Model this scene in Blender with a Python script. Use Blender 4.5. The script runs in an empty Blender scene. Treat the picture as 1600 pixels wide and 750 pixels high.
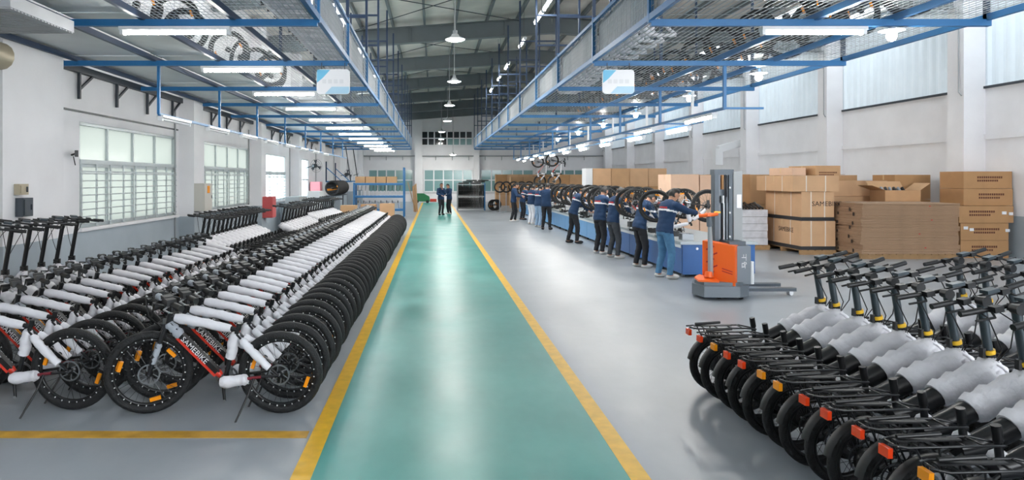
import bpy, math, random
import numpy as np
from mathutils import Vector, Matrix, Euler

RNG = random.Random(11)
SC = bpy.context.scene
COL = SC.collection
PI = math.pi
rad = math.radians

# ------------------------------------------------------------------ camera
EYE = 1.9
cam_data = bpy.data.cameras.new('camera')
cam = bpy.data.objects.new('camera', cam_data)
COL.objects.link(cam)
cam.location = (0.0, 0.0, EYE)
cam.rotation_euler = (PI / 2, 0, 0)
cam_data.sensor_fit = 'HORIZONTAL'
cam_data.sensor_width = 36.0
cam_data.lens = 36.0 * 1067.0 / 1600.0
cam_data.shift_x = (800 - 677) / 1600.0
cam_data.shift_y = -(375 - 279) / 1600.0
cam_data.clip_end = 400
SC.camera = cam

# ------------------------------------------------------------------ world, exposure
world = bpy.data.worlds.new('daylight')
SC.world = world
world.use_nodes = True
wn = world.node_tree
wn.nodes.clear()
w_out = wn.nodes.new('ShaderNodeOutputWorld')
w_bg = wn.nodes.new('ShaderNodeBackground')
w_bg.inputs['Color'].default_value = (0.92, 0.96, 1.0, 1)
w_bg.inputs['Strength'].default_value = 4.5
wn.links.new(w_bg.outputs[0], w_out.inputs[0])
TUBE_POWER = 46.0      # emission of the tube lights
LAMP_POWER = 125.0      # emission of the pendant lamps and bulbs
SC.view_settings.view_transform = 'Standard'
SC.view_settings.look = 'None'
SC.view_settings.gamma = 1.0
SC.view_settings.use_curve_mapping = False
SC.view_settings.exposure = 1.2
SC.cycles.use_denoising = True
SC.cycles.max_bounces = 7
SC.cycles.diffuse_bounces = 4
SC.cycles.glossy_bounces = 3
SC.cycles.transparent_max_bounces = 8
SC.cycles.caustics_reflective = False
SC.cycles.caustics_refractive = False
SC.cycles.sample_clamp_indirect = 6.0

# ------------------------------------------------------------------ materials
def lin(c):
    c = c / 255.0
    return c / 12.92 if c <= 0.04045 else ((c + 0.055) / 1.055) ** 2.4


def rgb(c):
    return (lin(c[0]), lin(c[1]), lin(c[2]), 1.0)


MATS = {}


def mat(name, col, rough=0.5, metal=0.0, vary=0.0, scale=6.0, bump=0.0, bscale=40.0, emit=0.0, spec=0.5, stretch=(1, 1, 1)):
    """A plain painted, plastic or metal surface: colour, fine variation of colour, fine relief."""
    m = bpy.data.materials.new(name)
    m.use_nodes = True
    nt = m.node_tree
    b = nt.nodes['Principled BSDF']
    b.inputs['Base Color'].default_value = rgb(col)
    b.inputs['Roughness'].default_value = rough
    b.inputs['Metallic'].default_value = metal
    b.inputs['Specular IOR Level'].default_value = spec
    if emit:
        b.inputs['Emission Color'].default_value = rgb(col)
        b.inputs['Emission Strength'].default_value = emit
    if vary or bump:
        tc = nt.nodes.new('ShaderNodeTexCoord')
        mp = nt.nodes.new('ShaderNodeMapping')
        mp.inputs['Scale'].default_value = stretch
        nt.links.new(tc.outputs['Object'], mp.inputs['Vector'])
    if vary:
        n = nt.nodes.new('ShaderNodeTexNoise')
        n.inputs['Scale'].default_value = scale
        n.inputs['Detail'].default_value = 5
        nt.links.new(mp.outputs[0], n.inputs['Vector'])
        r = nt.nodes.new('ShaderNodeMapRange')
        r.inputs['From Min'].default_value = 0.3
        r.inputs['From Max'].default_value = 0.7
        r.inputs['To Min'].default_value = 1.0 - vary
        r.inputs['To Max'].default_value = 1.0 + vary
        nt.links.new(n.outputs['Fac'], r.inputs['Value'])
        mx = nt.nodes.new('ShaderNodeMix')
        mx.data_type = 'RGBA'
        mx.blend_type = 'MULTIPLY'
        mx.inputs[0].default_value = 1.0
        mx.inputs[6].default_value = rgb(col)
        nt.links.new(r.outputs[0], mx.inputs[7])
        nt.links.new(mx.outputs[2], b.inputs['Base Color'])
    if bump:
        n2 = nt.nodes.new('ShaderNodeTexNoise')
        n2.inputs['Scale'].default_value = bscale
        n2.inputs['Detail'].default_value = 4
        nt.links.new(mp.outputs[0], n2.inputs['Vector'])
        bp = nt.nodes.new('ShaderNodeBump')
        bp.inputs['Strength'].default_value = bump
        bp.inputs['Distance'].default_value = 0.02
        nt.links.new(n2.outputs['Fac'], bp.inputs['Height'])
        nt.links.new(bp.outputs[0], b.inputs['Normal'])
    MATS[name] = m
    return m


def epoxy(name, col, col2, rough):
    """Sealed factory floor: blotchy paint, scuffs, streaks of polish that change the gloss."""
    m = bpy.data.materials.new(name)
    m.use_nodes = True
    nt = m.node_tree
    b = nt.nodes['Principled BSDF']
    tc = nt.nodes.new('ShaderNodeTexCoord')

    def noise(scale, sx, sy, detail=4):
        mp = nt.nodes.new('ShaderNodeMapping')
        mp.inputs['Scale'].default_value = (sx, sy, 1)
        nt.links.new(tc.outputs['Object'], mp.inputs['Vector'])
        n = nt.nodes.new('ShaderNodeTexNoise')
        n.inputs['Scale'].default_value = scale
        n.inputs['Detail'].default_value = detail
        nt.links.new(mp.outputs[0], n.inputs['Vector'])
        return n
    n1 = noise(0.9, 1, 1, 8)
    n2 = noise(1.1, 1.0, 0.8)
    n3 = noise(9, 1, 0.5, 8)
    ad = nt.nodes.new('ShaderNodeMath')
    ad.operation = 'ADD'
    nt.links.new(n1.outputs['Fac'], ad.inputs[0])
    nt.links.new(n2.outputs['Fac'], ad.inputs[1])
    ad2 = nt.nodes.new('ShaderNodeMath')
    ad2.operation = 'MULTIPLY_ADD'
    ad2.inputs[1].default_value = 0.4
    nt.links.new(n3.outputs['Fac'], ad2.inputs[0])
    nt.links.new(ad.outputs[0], ad2.inputs[2])
    mr = nt.nodes.new('ShaderNodeMapRange')
    mr.inputs['From Min'].default_value = 0.7
    mr.inputs['From Max'].default_value = 1.7
    nt.links.new(ad2.outputs[0], mr.inputs['Value'])
    mx = nt.nodes.new('ShaderNodeMix')
    mx.data_type = 'RGBA'
    mx.inputs[6].default_value = rgb(col)
    mx.inputs[7].default_value = rgb(col2)
    nt.links.new(mr.outputs[0], mx.inputs[0])
    nt.links.new(mx.outputs[2], b.inputs['Base Color'])
    rr = nt.nodes.new('ShaderNodeMapRange')
    rr.inputs['From Min'].default_value = 0.3
    rr.inputs['From Max'].default_value = 0.7
    rr.inputs['To Min'].default_value = rough
    rr.inputs['To Max'].default_value = rough + 0.1
    nt.links.new(n2.outputs['Fac'], rr.inputs['Value'])
    nt.links.new(rr.outputs[0], b.inputs['Roughness'])
    b.inputs['Specular IOR Level'].default_value = 0.5
    MATS[name] = m
    return m


def pane_glass(name, col, clear, rough=0.15):
    """Glass that lets daylight through: part clear, part milky."""
    m = bpy.data.materials.new(name)
    m.use_nodes = True
    nt = m.node_tree
    nt.nodes.clear()
    out = nt.nodes.new('ShaderNodeOutputMaterial')
    tr = nt.nodes.new('ShaderNodeBsdfTransparent')
    tr.inputs[0].default_value = rgb(col)
    tl = nt.nodes.new('ShaderNodeBsdfTranslucent')
    tl.inputs[0].default_value = rgb(col)
    gl = nt.nodes.new('ShaderNodeBsdfGlossy')
    gl.inputs['Roughness'].default_value = rough
    m1 = nt.nodes.new('ShaderNodeMixShader')
    m1.inputs[0].default_value = clear
    nt.links.new(tl.outputs[0], m1.inputs[1])
    nt.links.new(tr.outputs[0], m1.inputs[2])
    m2 = nt.nodes.new('ShaderNodeMixShader')
    m2.inputs[0].default_value = 0.07
    nt.links.new(m1.outputs[0], m2.inputs[1])
    nt.links.new(gl.outputs[0], m2.inputs[2])
    nt.links.new(m2.outputs[0], out.inputs[0])
    MATS[name] = m
    return m


epoxy('grey_epoxy', (142, 149, 156), (162, 168, 174), 0.29)
epoxy('green_epoxy', (34, 132, 124), (84, 166, 158), 0.28)
mat('yellow_paint', (226, 176, 28), 0.4, vary=0.12, scale=9)
mat('ochre_paint', (196, 150, 50), 0.5, vary=0.2, scale=7)
mat('white_wall', (230, 229, 231), 0.8, vary=0.05, scale=1.1, bump=0.1, bscale=25)
mat('dado_paint', (168, 178, 186), 0.6, vary=0.05, scale=2)
mat('siding', (196, 208, 214), 0.45, 0.25, vary=0.05, scale=1.5)
mat('roof_sheet', (214, 211, 204), 0.8, vary=0.14, scale=1.2)
mat('roof_steel', (104, 112, 115), 0.55, vary=0.06, scale=2)
mat('dark_steel', (44, 52, 60), 0.5)
mat('blue_steel', (40, 110, 164), 0.45, vary=0.08, scale=4)
mat('navy_steel', (30, 54, 84), 0.5)
mat('wire', (176, 182, 186), 0.5)
mat('dark_wire', (70, 74, 76), 0.5, 0.5)
mat('panel_grey', (168, 173, 178), 0.7, vary=0.08, scale=2.5)
mat('panel_pale', (186, 188, 192), 0.7, vary=0.1, scale=2.5)
mat('panel_cool', (150, 160, 168), 0.65, vary=0.1, scale=2.5)
mat('sheet_floor', (212, 216, 216), 0.4, vary=0.08, scale=1.5)
mat('white_plastic', (226, 228, 230), 0.4)
mat('tube_glow', (255, 252, 246), 0.4, emit=TUBE_POWER)
mat('lamp_glow', (255, 252, 246), 0.4, emit=LAMP_POWER)
mat('tyre_rubber', (19, 20, 22), 0.62, bump=0.5, bscale=90)
mat('black_alloy', (22, 23, 25), 0.35, 0.2)
mat('black_plastic', (20, 21, 23), 0.45)
mat('frame_black', (24, 25, 28), 0.3)
mat('grey_alloy', (130, 134, 138), 0.35, 0.8)
mat('steel', (180, 184, 188), 0.3, 0.9)
mat('foam_white', (222, 221, 226), 0.62, vary=0.04, scale=9, bump=0.35, bscale=22)
mat('foam_grey', (158, 164, 172), 0.6, vary=0.08, scale=12, bump=0.4, bscale=30)
mat('battery_red', (206, 52, 34), 0.35)
mat('dull_red', (112, 24, 36), 0.4)
mat('letter_white', (230, 230, 230), 0.5)
mat('reflector_amber', (244, 150, 20), 0.25)
mat('reflector_red', (232, 66, 24), 0.25)
mat('collar_yellow', (240, 190, 44), 0.4)
mat('slate_stem', (66, 76, 82), 0.35, 0.3)
mat('card_a', (196, 156, 116), 0.85, vary=0.06, scale=3)
mat('card_b', (206, 166, 128), 0.85, vary=0.06, scale=3)
mat('card_c', (180, 138, 96), 0.85, vary=0.07, scale=3)
mat('card_pink', (218, 184, 158), 0.85, vary=0.05, scale=3)
mat('card_flat', (172, 140, 112), 0.85, vary=0.08, scale=3, bump=0.15, bscale=30)
mat('print_brown', (104, 62, 44), 0.8)
mat('print_dark', (56, 44, 38), 0.8)
mat('tape_tan', (208, 172, 122), 0.35)
mat('strap_white', (226, 214, 198), 0.5)
mat('strap_black', (40, 40, 44), 0.5)
mat('pallet_wood', (164, 130, 92), 0.8, vary=0.15, scale=6)
mat('shrink_wrap', (206, 208, 214), 0.25, vary=0.12, scale=7, bump=0.6, bscale=14)
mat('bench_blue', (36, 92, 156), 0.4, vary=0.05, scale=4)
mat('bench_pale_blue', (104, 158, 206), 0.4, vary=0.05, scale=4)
mat('bench_top', (168, 176, 180), 0.4, 0.3)
mat('truck_grey', (104, 112, 120), 0.42, 0.2)
mat('truck_dark', (70, 78, 86), 0.4, 0.3)
mat('truck_orange', (238, 104, 34), 0.38)
mat('navy_cloth', (26, 54, 88), 0.85, vary=0.08, scale=14, bump=0.35, bscale=18)
mat('black_cloth', (36, 37, 42), 0.85, vary=0.08, scale=14, bump=0.3, bscale=18)
mat('grey_cloth', (62, 66, 72), 0.85, vary=0.1, scale=14, bump=0.3, bscale=18)
mat('denim', (78, 126, 164), 0.85, vary=0.1, scale=16, bump=0.35, bscale=20)
mat('pale_denim', (150, 176, 204), 0.85, vary=0.1, scale=16, bump=0.3, bscale=20)
mat('white_cloth', (226, 226, 230), 0.8, vary=0.04, scale=14, bump=0.3, bscale=18)
mat('stripe_red', (170, 44, 52), 0.8)
mat('skin', (204, 154, 126), 0.55)
mat('hair_black', (24, 22, 22), 0.55, bump=0.5, bscale=70)
mat('lip', (168, 98, 88), 0.5)
mat('eye_dark', (28, 24, 24), 0.2)
mat('shoe_white', (224, 222, 218), 0.5)
mat('shoe_black', (30, 30, 32), 0.5)
mat('sign_white', (240, 240, 243), 0.4)
mat('sign_blue', (108, 190, 226), 0.4)
mat('sign_pale_blue', (176, 214, 236), 0.4)
mat('sign_grey', (228, 229, 232), 0.5)
mat('cabinet_beige', (196, 192, 184), 0.5)
mat('cabinet_grey', (150, 154, 156), 0.5)
mat('hydrant_red', (196, 84, 84), 0.45)
mat('hydrant_pink', (214, 132, 140), 0.45)
mat('shutter_beige', (178, 168, 146), 0.5, 0.3)
mat('machine_green', (24, 120, 74), 0.4)
mat('window_frame', (190, 198, 200), 0.45, 0.3)
mat('teal_pane', (120, 158, 158), 0.12, spec=0.8)
mat('dark_pane', (42, 48, 52), 0.1, spec=0.8)
pane_glass('frosted', (150, 153, 149), 0.03)
pane_glass('clear_pane', (236, 244, 246), 0.8, 0.02)



def siding(name, col, through):
    """Ribbed translucent plastic sheet: mostly pale, lets a little daylight in."""
    m = mat(name, col, 0.4, vary=0.06, scale=1.2)
    nt = m.node_tree
    b = nt.nodes['Principled BSDF']
    tl = nt.nodes.new('ShaderNodeBsdfTranslucent')
    tl.inputs[0].default_value = rgb(col)
    mx = nt.nodes.new('ShaderNodeMixShader')
    mx.inputs[0].default_value = through
    out = nt.nodes['Material Output']
    nt.links.new(b.outputs[0], mx.inputs[1])
    nt.links.new(tl.outputs[0], mx.inputs[2])
    nt.links.new(mx.outputs[0], out.inputs['Surface'])


siding('siding_sheet', (206, 216, 222), 0.035)
siding('added_skylight', (224, 228, 230), 0.5)  # for the added roof strips that let daylight in

# ------------------------------------------------------------------ mesh collecting
KIDS = {}


class MB:
    """Collects boxes, tubes, rings and plates; build() links them as ONE mesh object."""

    def __init__(self):
        self.v, self.f, self.s = [], [], []

    def add(self, verts, faces, smooth=False):
        o = len(self.v)
        self.v.extend([tuple(p) for p in verts])
        self.f.extend([tuple(i + o for i in f) for f in faces])
        self.s.extend([smooth] * len(faces))
        return self

    def box(self, c, s, rot=None):
        x, y, z = s[0] / 2, s[1] / 2, s[2] / 2
        vs = [Vector((i, j, k)) for k in (-z, z) for j in (-y, y) for i in (-x, x)]
        if rot is not None:
            vs = [rot @ p for p in vs]
        c = Vector(c)
        return self.add([p + c for p in vs], [(0, 2, 3, 1), (4, 5, 7, 6), (0, 1, 5, 4), (2, 6, 7, 3), (0, 4, 6, 2), (1, 3, 7, 5)])

    def span(self, a, b):
        """A box from corner a to corner b."""
        return self.box([(p + q) / 2 for p, q in zip(a, b)], [abs(q - p) for p, q in zip(a, b)])

    def bar(self, a, b, w, h, up=(0, 0, 1)):
        """A square bar from a to b, w across and h along up."""
        a, b, up = Vector(a), Vector(b), Vector(up)
        d = (b - a).normalized()
        sd = d.cross(up)
        if sd.length < 1e-5:
            sd = d.cross(Vector((1, 0, 0)))
        sd.normalize()
        u = sd.cross(d)
        sd, u = sd * w / 2, u * h / 2
        vs = [a - sd - u, a + sd - u, a + sd + u, a - sd + u, b - sd - u, b + sd - u, b + sd + u, b - sd + u]
        return self.add(vs, [(0, 1, 2, 3), (7, 6, 5, 4), (0, 4, 5, 1), (1, 5, 6, 2), (2, 6, 7, 3), (3, 7, 4, 0)])

    def tube(self, pts, r, n=8, caps=True, flat=1.0):
        """A round tube through pts, r one radius or one for each point; flat squeezes it along its second side."""
        pts = [Vector(p) for p in pts]
        m = len(pts)
        rs = list(r) if isinstance(r, (list, tuple)) else [r] * m
        ds = []
        for i in range(m):
            d = pts[min(i + 1, m - 1)] - pts[max(i - 1, 0)]
            ds.append(d.normalized() if d.length > 1e-9 else Vector((0, 0, 1)))
        ref = Vector((0, 0, 1)) if abs(ds[0].z) < 0.9 else Vector((1, 0, 0))
        u = (ref - ds[0] * ref.dot(ds[0])).normalized()
        vs = []
        for i in range(m):
            u = u - ds[i] * u.dot(ds[i])
            u = u.normalized() if u.length > 1e-6 else ds[i].orthogonal().normalized()
            w = ds[i].cross(u)
            for k in range(n):
                a = 2 * PI * k / n
                vs.append(pts[i] + (u * math.cos(a) + w * math.sin(a) * flat) * rs[i])
        fs = [(i * n + k, i * n + (k + 1) % n, (i + 1) * n + (k + 1) % n, (i + 1) * n + k) for i in range(m - 1) for k in range(n)]
        self.add(vs, fs, n > 4)
        if caps:
            self.add(vs[:n], [tuple(reversed(range(n)))])
            self.add(vs[-n:], [tuple(range(n))])
        return self

    def ring(self, c, axis, R, r, nu=32, nv=8, rz=None):
        """A ring round an axis: r its thickness in its plane, rz along the axis."""
        rz = rz or r
        ax = Vector(axis).normalized()
        u = ax.orthogonal().normalized()
        w = ax.cross(u)
        c = Vector(c)
        vs = []
        for i in range(nu):
            a = 2 * PI * i / nu
            d = u * math.cos(a) + w * math.sin(a)
            for k in range(nv):
                b = 2 * PI * (k + 0.5) / nv
                vs.append(c + d * (R + r * math.cos(b)) + ax * rz * math.sin(b))
        fs = [(i * nv + k, ((i + 1) % nu) * nv + k, ((i + 1) % nu) * nv + (k + 1) % nv, i * nv + (k + 1) % nv) for i in range(nu) for k in range(nv)]
        return self.add(vs, fs, nv > 4)

    def plate(self, poly, d):
        """A flat outline given as 3-D points, thickened by the vector d."""
        n = len(poly)
        a = [Vector(p) for p in poly]
        b = [p + Vector(d) for p in a]
        fs = [tuple(reversed(range(n))), tuple(range(n, 2 * n))] + [(i, (i + 1) % n, n + (i + 1) % n, n + i) for i in range(n)]
        return self.add(a + b, fs)

    def lathe(self, prof, c=(0, 0, 0), n=16):
        """A turned shape about the vertical through c: prof is (radius, height) pairs."""
        m = len(prof)
        vs = [(c[0] + r * math.cos(2 * PI * k / n), c[1] + r * math.sin(2 * PI * k / n), c[2] + z) for r, z in prof for k in range(n)]
        fs = [(i * n + k, i * n + (k + 1) % n, (i + 1) * n + (k + 1) % n, (i + 1) * n + k) for i in range(m - 1) for k in range(n)]
        return self.add(vs, fs, True)

    def blob(self, c, s, nu=10, nv=7, rot=None):
        c = Vector(c)
        vs = []
        for j in range(nv + 1):
            t = PI * j / nv
            for k in range(nu):
                p = 2 * PI * k / nu
                q = Vector((s[0] * math.sin(t) * math.cos(p), s[1] * math.sin(t) * math.sin(p), -s[2] * math.cos(t)))
                vs.append(c + (rot @ q if rot is not None else q))
        fs = [(j * nu + k, j * nu + (k + 1) % nu, (j + 1) * nu + (k + 1) % nu, (j + 1) * nu + k) for j in range(nv) for k in range(nu)]
        return self.add(vs, fs, True)

    def mesh(self, name, m):
        me = bpy.data.meshes.new(name)
        me.from_pydata(self.v, [], self.f)
        me.polygons.foreach_set('use_smooth', self.s)
        me.materials.append(MATS[m])
        me.update()
        return me

    def build(self, name, m, parent=None, loc=None):
        return put(name, self.mesh(name, m), parent, loc)


def put(name, me, parent=None, loc=None, rot=None):
    o = bpy.data.objects.new(name, me)
    COL.objects.link(o)
    if parent is not None:
        o.parent = parent
        KIDS.setdefault(parent.name, []).append(o)
    if loc is not None:
        o.location = loc
    if rot is not None:
        o.rotation_euler = rot
    return o


def empty(name, loc=(0, 0, 0), rz=0.0, parent=None):
    o = put(name, None, parent, loc, (0, 0, rz))
    o.empty_display_size = 0.1
    return o


def tag(o, label=None, cat=None, group=None, kind=None):
    for k, v in (('label', label), ('category', cat), ('group', group), ('kind', kind)):
        if v:
            o[k] = v
    return o


def dup(o, parent=None):
    """A copy of a thing with copies of its parts and their sub-parts."""
    c = o.copy()
    COL.objects.link(c)
    if parent is not None:
        c.parent = parent
        KIDS.setdefault(parent.name, []).append(c)
    for ch in KIDS.get(o.name, []):
        dup(ch, c)
    return c


ONES = 'zeroth first second third fourth fifth sixth seventh eighth ninth tenth eleventh twelfth thirteenth fourteenth fifteenth sixteenth seventeenth eighteenth nineteenth'.split()
TENS = {2: 'twent', 3: 'thirt', 4: 'fort', 5: 'fift', 6: 'sixt'}


def nth(i):
    if i < 20:
        return ONES[i]
    t, u = divmod(i, 10)
    return TENS[t] + 'ieth' if u == 0 else TENS[t] + 'y-' + ONES[u]


def text_mesh(body, size, m, depth=0.001, align='LEFT'):
    cu = bpy.data.curves.new('lettering', 'FONT')
    cu.body = body
    cu.size = size
    cu.extrude = depth
    cu.align_x = align
    cu.align_y = 'CENTER'
    cu.resolution_u = 2
    o = bpy.data.objects.new('lettering', cu)
    COL.objects.link(o)
    bpy.context.view_layer.update()
    me = bpy.data.meshes.new_from_object(o.evaluated_get(bpy.context.evaluated_depsgraph_get()))
    bpy.data.objects.remove(o)
    me.materials.clear()
    me.materials.append(MATS[m])
    return me


def basis(t, u, loc):
    """A matrix whose x runs along t, y along u (both in the parent's space)."""
    t = Vector(t).normalized()
    u = Vector(u)
    u = (u - t * u.dot(t)).normalized()
    n = t.cross(u)
    m = Matrix((t, u, n)).transposed().to_4x4()
    m.translation = Vector(loc)
    return m

# ------------------------------------------------------------------ floor and its paint
def struct(o):
    o['kind'] = 'structure'
    return o


XL, XR, YN, YE = -5.7, 13.95, -6.0, 56.0
struct(MB().span((XL - 0.3, -6.3, -0.1), (XR + 0.3, YE + 0.3, 0)).build('floor', 'grey_epoxy'))
struct(MB().span((-0.775, -6, -0.02), (1.245, 54, 0.003)).build('floor_lane', 'green_epoxy'))
struct(MB().span((-0.905, -6, -0.02), (-0.775, 54, 0.004)).build('floor_marking', 'yellow_paint'))
struct(MB().span((1.245, -6, -0.02), (1.375, 54, 0.004)).build('floor_marking', 'yellow_paint'))
struct(MB().span((-5.3, 5.0, -0.02), (-0.93, 5.13, 0.004)).build('floor_marking', 'ochre_paint'))


ADDED_GATE = (3.2, 12.6, 6.5)  # unseen opening, added so daylight enters from behind the camera


def roof_z(x):
    return 6.9 - 0.07 * abs(x - 4.1)


# ------------------------------------------------------------------ left wall with its windows
WIN = [(11.0, 15.1, 1.1, 2.82), (17.0, 21.1, 1.1, 2.82), (23.0, 26.3, 1.1, 2.76), (28.6, 31.2, 0.95, 2.76)]
wl = MB()
ys = [YN, 5.0, 8.4]
wl.span((XL - 0.25, YN, 0), (XL, 4.8, 7.0))
wl.span((XL - 0.25, 4.8, 3.5), (XL, 8.4, 7.0))
y0 = 8.4
for a, b, z0, z1 in WIN:
    wl.span((XL - 0.25, y0, 0), (XL, a, 7.0))
    wl.span((XL - 0.25, a, 0), (XL, b, z0))
    wl.span((XL - 0.25, a, z1), (XL, b, 7.0))
    y0 = b
wl.span((XL - 0.25, y0, 0), (XL, YE, 7.0))
wall_left = struct(wl.build('wall_left', 'white_wall'))
for k in range(8):
    ya, yb = (8.5, 9.9) if k == 0 else (9.3 + 6 * k, 9.9 + 6 * k)
    MB().span((XL, ya, 0), (-5.36, yb, 6.9)).build('pilaster', 'white_wall', wall_left)
    MB().span((XL, ya - 0.006, 0), (-5.352, yb + 0.006, 1.05)).build('dado', 'dado_paint', wall_left)
    if k < 7:
        MB().span((XL, yb, 0), (XL + 0.012, 9.3 + 6 * (k + 1), 1.03)).build('dado', 'dado_paint', wall_left)
for k in range(6):
    ya = 10.4 + 6 * k
    MB().tube([(XL + 0.03, ya + 4.6, 0.2), (XL + 0.03, ya + 4.6, 3.4)], 0.02, 6).build('conduit', 'cabinet_grey', wall_left)
MB().bar((XL + 0.015, 9.95, 2.98), (XL + 0.015, 15.2, 2.98), 0.02, 0.03).build('cable', 'dark_wire', wall_left)

for i, (a, b, z0, z1) in enumerate(WIN):
    w = struct(empty('window_%d' % (i + 1), (XL, (a + b) / 2, z0)))
    hw, h = (b - a) / 2, z1 - z0
    fr = MB()
    for yy in (-hw + 0.025, hw - 0.025):
        fr.span((-0.12, yy - 0.025, 0), (-0.02, yy + 0.025, h))
    for zz in (0.025, h - 0.025):
        fr.span((-0.12, -hw, zz - 0.025), (-0.02, hw, zz + 0.025))
    fr.build('window_frame', 'window_frame', w)
    MB().span((-0.2, -hw - 0.06, -0.05), (0.07, hw + 0.06, 0.0)).build('window_sill', 'white_wall', w)
    zt = h - 0.7 if i < 3 else 0.9
    MB().span((-0.13, -hw, zt - 0.03), (-0.01, hw, zt + 0.03)).build('transom', 'window_frame', w)
    n = max(2, round(2 * hw / 1.03))
    for j in range(n):
        p0, p1 = -hw + 2 * hw * j / n, -hw + 2 * hw * (j + 1) / n
        if j:
            MB().span((-0.11, p0 - 0.02, 0), (-0.03, p0 + 0.02, h)).build('mullion', 'window_frame', w)
        g = 'frosted' if i < 2 else 'clear_pane'
        MB().span((-0.075, p0 + 0.01, zt), (-0.068, p1 - 0.01, h - 0.04)).build('pane', g, w)
        MB().span((-0.075, p0 + 0.01, 0.04), (-0.068, p1 - 0.01, zt)).build('pane', g, w)
    if i < 3:
        nb = 9 if i < 2 else 6
        for j in range(nb):
            yy = -hw + 0.04 + (2 * hw - 0.08) * j / (nb - 1)
            MB().span((0.0, yy - 0.022, 0.0), (0.018, yy + 0.022, zt + 0.05)).build('grille_bar', 'window_frame', w)
        MB().span((0.0, -hw, zt + 0.02), (0.02, hw, zt + 0.09)).build('grille_rail', 'window_frame', w)
        MB().span((0.0, -hw, zt - 0.12), (0.02, hw, zt - 0.09)).build('grille_rail', 'window_frame', w)
        for j in range(8):
            zz = 0.06 + (zt - 0.2) * j / 7
            MB().span((0.018, -hw, zz - 0.009), (0.028, hw, zz + 0.009)).build('grille_bar', 'wire', w)

# the rolled-up shutter at the near end of the left wall
sd = struct(empty('door_1', (XL + 0.02, 6.6, 0)))
for j in range(36):
    MB().span((-0.06, -1.8, 0.02 + j * 0.095), (-0.02 + 0.0, 1.8, 0.105 + j * 0.095)).build('slat', 'shutter_beige', sd)
MB().span((-0.08, 1.72, 0), (0.06, 1.8, 3.45)).build('guide_rail', 'dark_steel', sd)
MB().tube([(0.3, -1.9, 3.42), (0.3, 1.9, 3.42)], 0.17, 14).build('shutter_roll', 'shutter_beige', sd)

# ------------------------------------------------------------------ right wall
wall_right = struct(MB().span((XR, YN, 0), (XR + 0.25, YE, 4.18)).build('wall_right', 'white_wall'))
for k in range(-3, 7):
    ya = 17.25 + 6 * k
    if ya < YN:
        continue
    MB().span((13.4, ya, 0), (XR, ya + 0.55, 6.6)).build('pilaster', 'white_wall', wall_right)
    MB().tube([(13.36, ya + 0.12, 6.3), (13.36, ya + 0.12, 4.1), (13.36, ya + 0.02, 4.0)], 0.016, 6).build('conduit', 'cabinet_grey', wall_right)
for k in range(-4, 7):
    a, b = 17.8 + 6 * k, 23.25 + 6 * k
    a = max(a, YN)
    sa, sb = a - 0.3, b + 0.3
    n = int((sb - sa) / 0.085)
    lo, hi = [], []
    for j in range(n + 1):
        y = sa + (sb - sa) * j / n
        x = XR + (0.0, 0.045, 0.045, 0.0)[j % 4] + 0.02
        lo.append((x, y, 4.1))
        hi.append((x, y, 6.95))
    MB().add(lo + hi, [(j, j + 1, n + 2 + j, n + 1 + j) for j in range(n)]).build('siding_sheet', 'siding_sheet', wall_right)
    MB().bar((XR - 0.03, a, 4.2), (XR - 0.03, b, 4.2), 0.05, 0.06).build('sill_rail', 'dark_steel', wall_right)
    MB().bar((XR - 0.02, a, 2.95), (XR - 0.02, b, 2.95), 0.04, 0.12).build('wall_ledge', 'white_wall', wall_right)
    MB().span((XR - 0.012, a, 0), (XR, b, 1.0)).build('dado', 'dado_paint', wall_right)

# ------------------------------------------------------------------ end wall
we = MB().span((XL - 0.25, YE, 0), (XR + 0.25, YE + 0.25, 7.6))
wall_back = struct(we.build('wall_back', 'white_wall'))
for xa, xb, dz in ((-1.5, -0.9, 7.3), (3.3, 3.75, 7.3), (8.4, 8.9, 7.0)):
    MB().span((xa, YE - 0.45, 0), (xb, YE, dz)).build('pilaster', 'white_wall', wall_back)
MB().tube([(XL, YE - 0.12, 3.75), (XR, YE - 0.12, 3.75)], 0.05, 6).build('pipe', 'cabinet_grey', wall_back)
for j in range(14):
    xx = -5.2 + j * 1.35
    MB().tube([(xx, YE - 0.12, 3.75), (xx, YE - 0.12, 3.4)], 0.03, 6).build('pipe_dropper', 'cabinet_grey', wall_back)


def end_window(n, x0, x1, z0, z1, cols, rows, pick):
    w = struct(empty('window_%d' % n, ((x0 + x1) / 2, YE, z0)))
    hw, h = (x1 - x0) / 2, z1 - z0
    f = MB()
    for s in (-1, 1):
        f.span((s * hw - 0.05, -0.08, 0), (s * hw + 0.05, 0.02, h))
    f.span((-hw, -0.08, -0.05), (hw, 0.02, 0.05)).span((-hw, -0.08, h - 0.05), (hw, 0.02, h + 0.05))
    f.build('window_frame', 'white_plastic', w)
    zs = [0] + list(rows) + [h]
    for j in range(cols):
        a, b = -hw + 2 * hw * j / cols, -hw + 2 * hw * (j + 1) / cols
        if j:
            MB().span((a - 0.05, -0.07, 0), (a + 0.05, 0.02, h)).build('mullion', 'white_plastic', w)
        for i in range(len(zs) - 1):
            MB().span((a + 0.05, -0.03, zs[i] + 0.03), (b - 0.05, 0.0, zs[i + 1] - 0.03)).build('pane', pick(j, i), w)
            if i:
                MB().span((a + 0.04, -0.06, zs[i] - 0.04), (b - 0.04, 0.02, zs[i] + 0.04)).build('transom', 'white_plastic', w)
    return w


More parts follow.
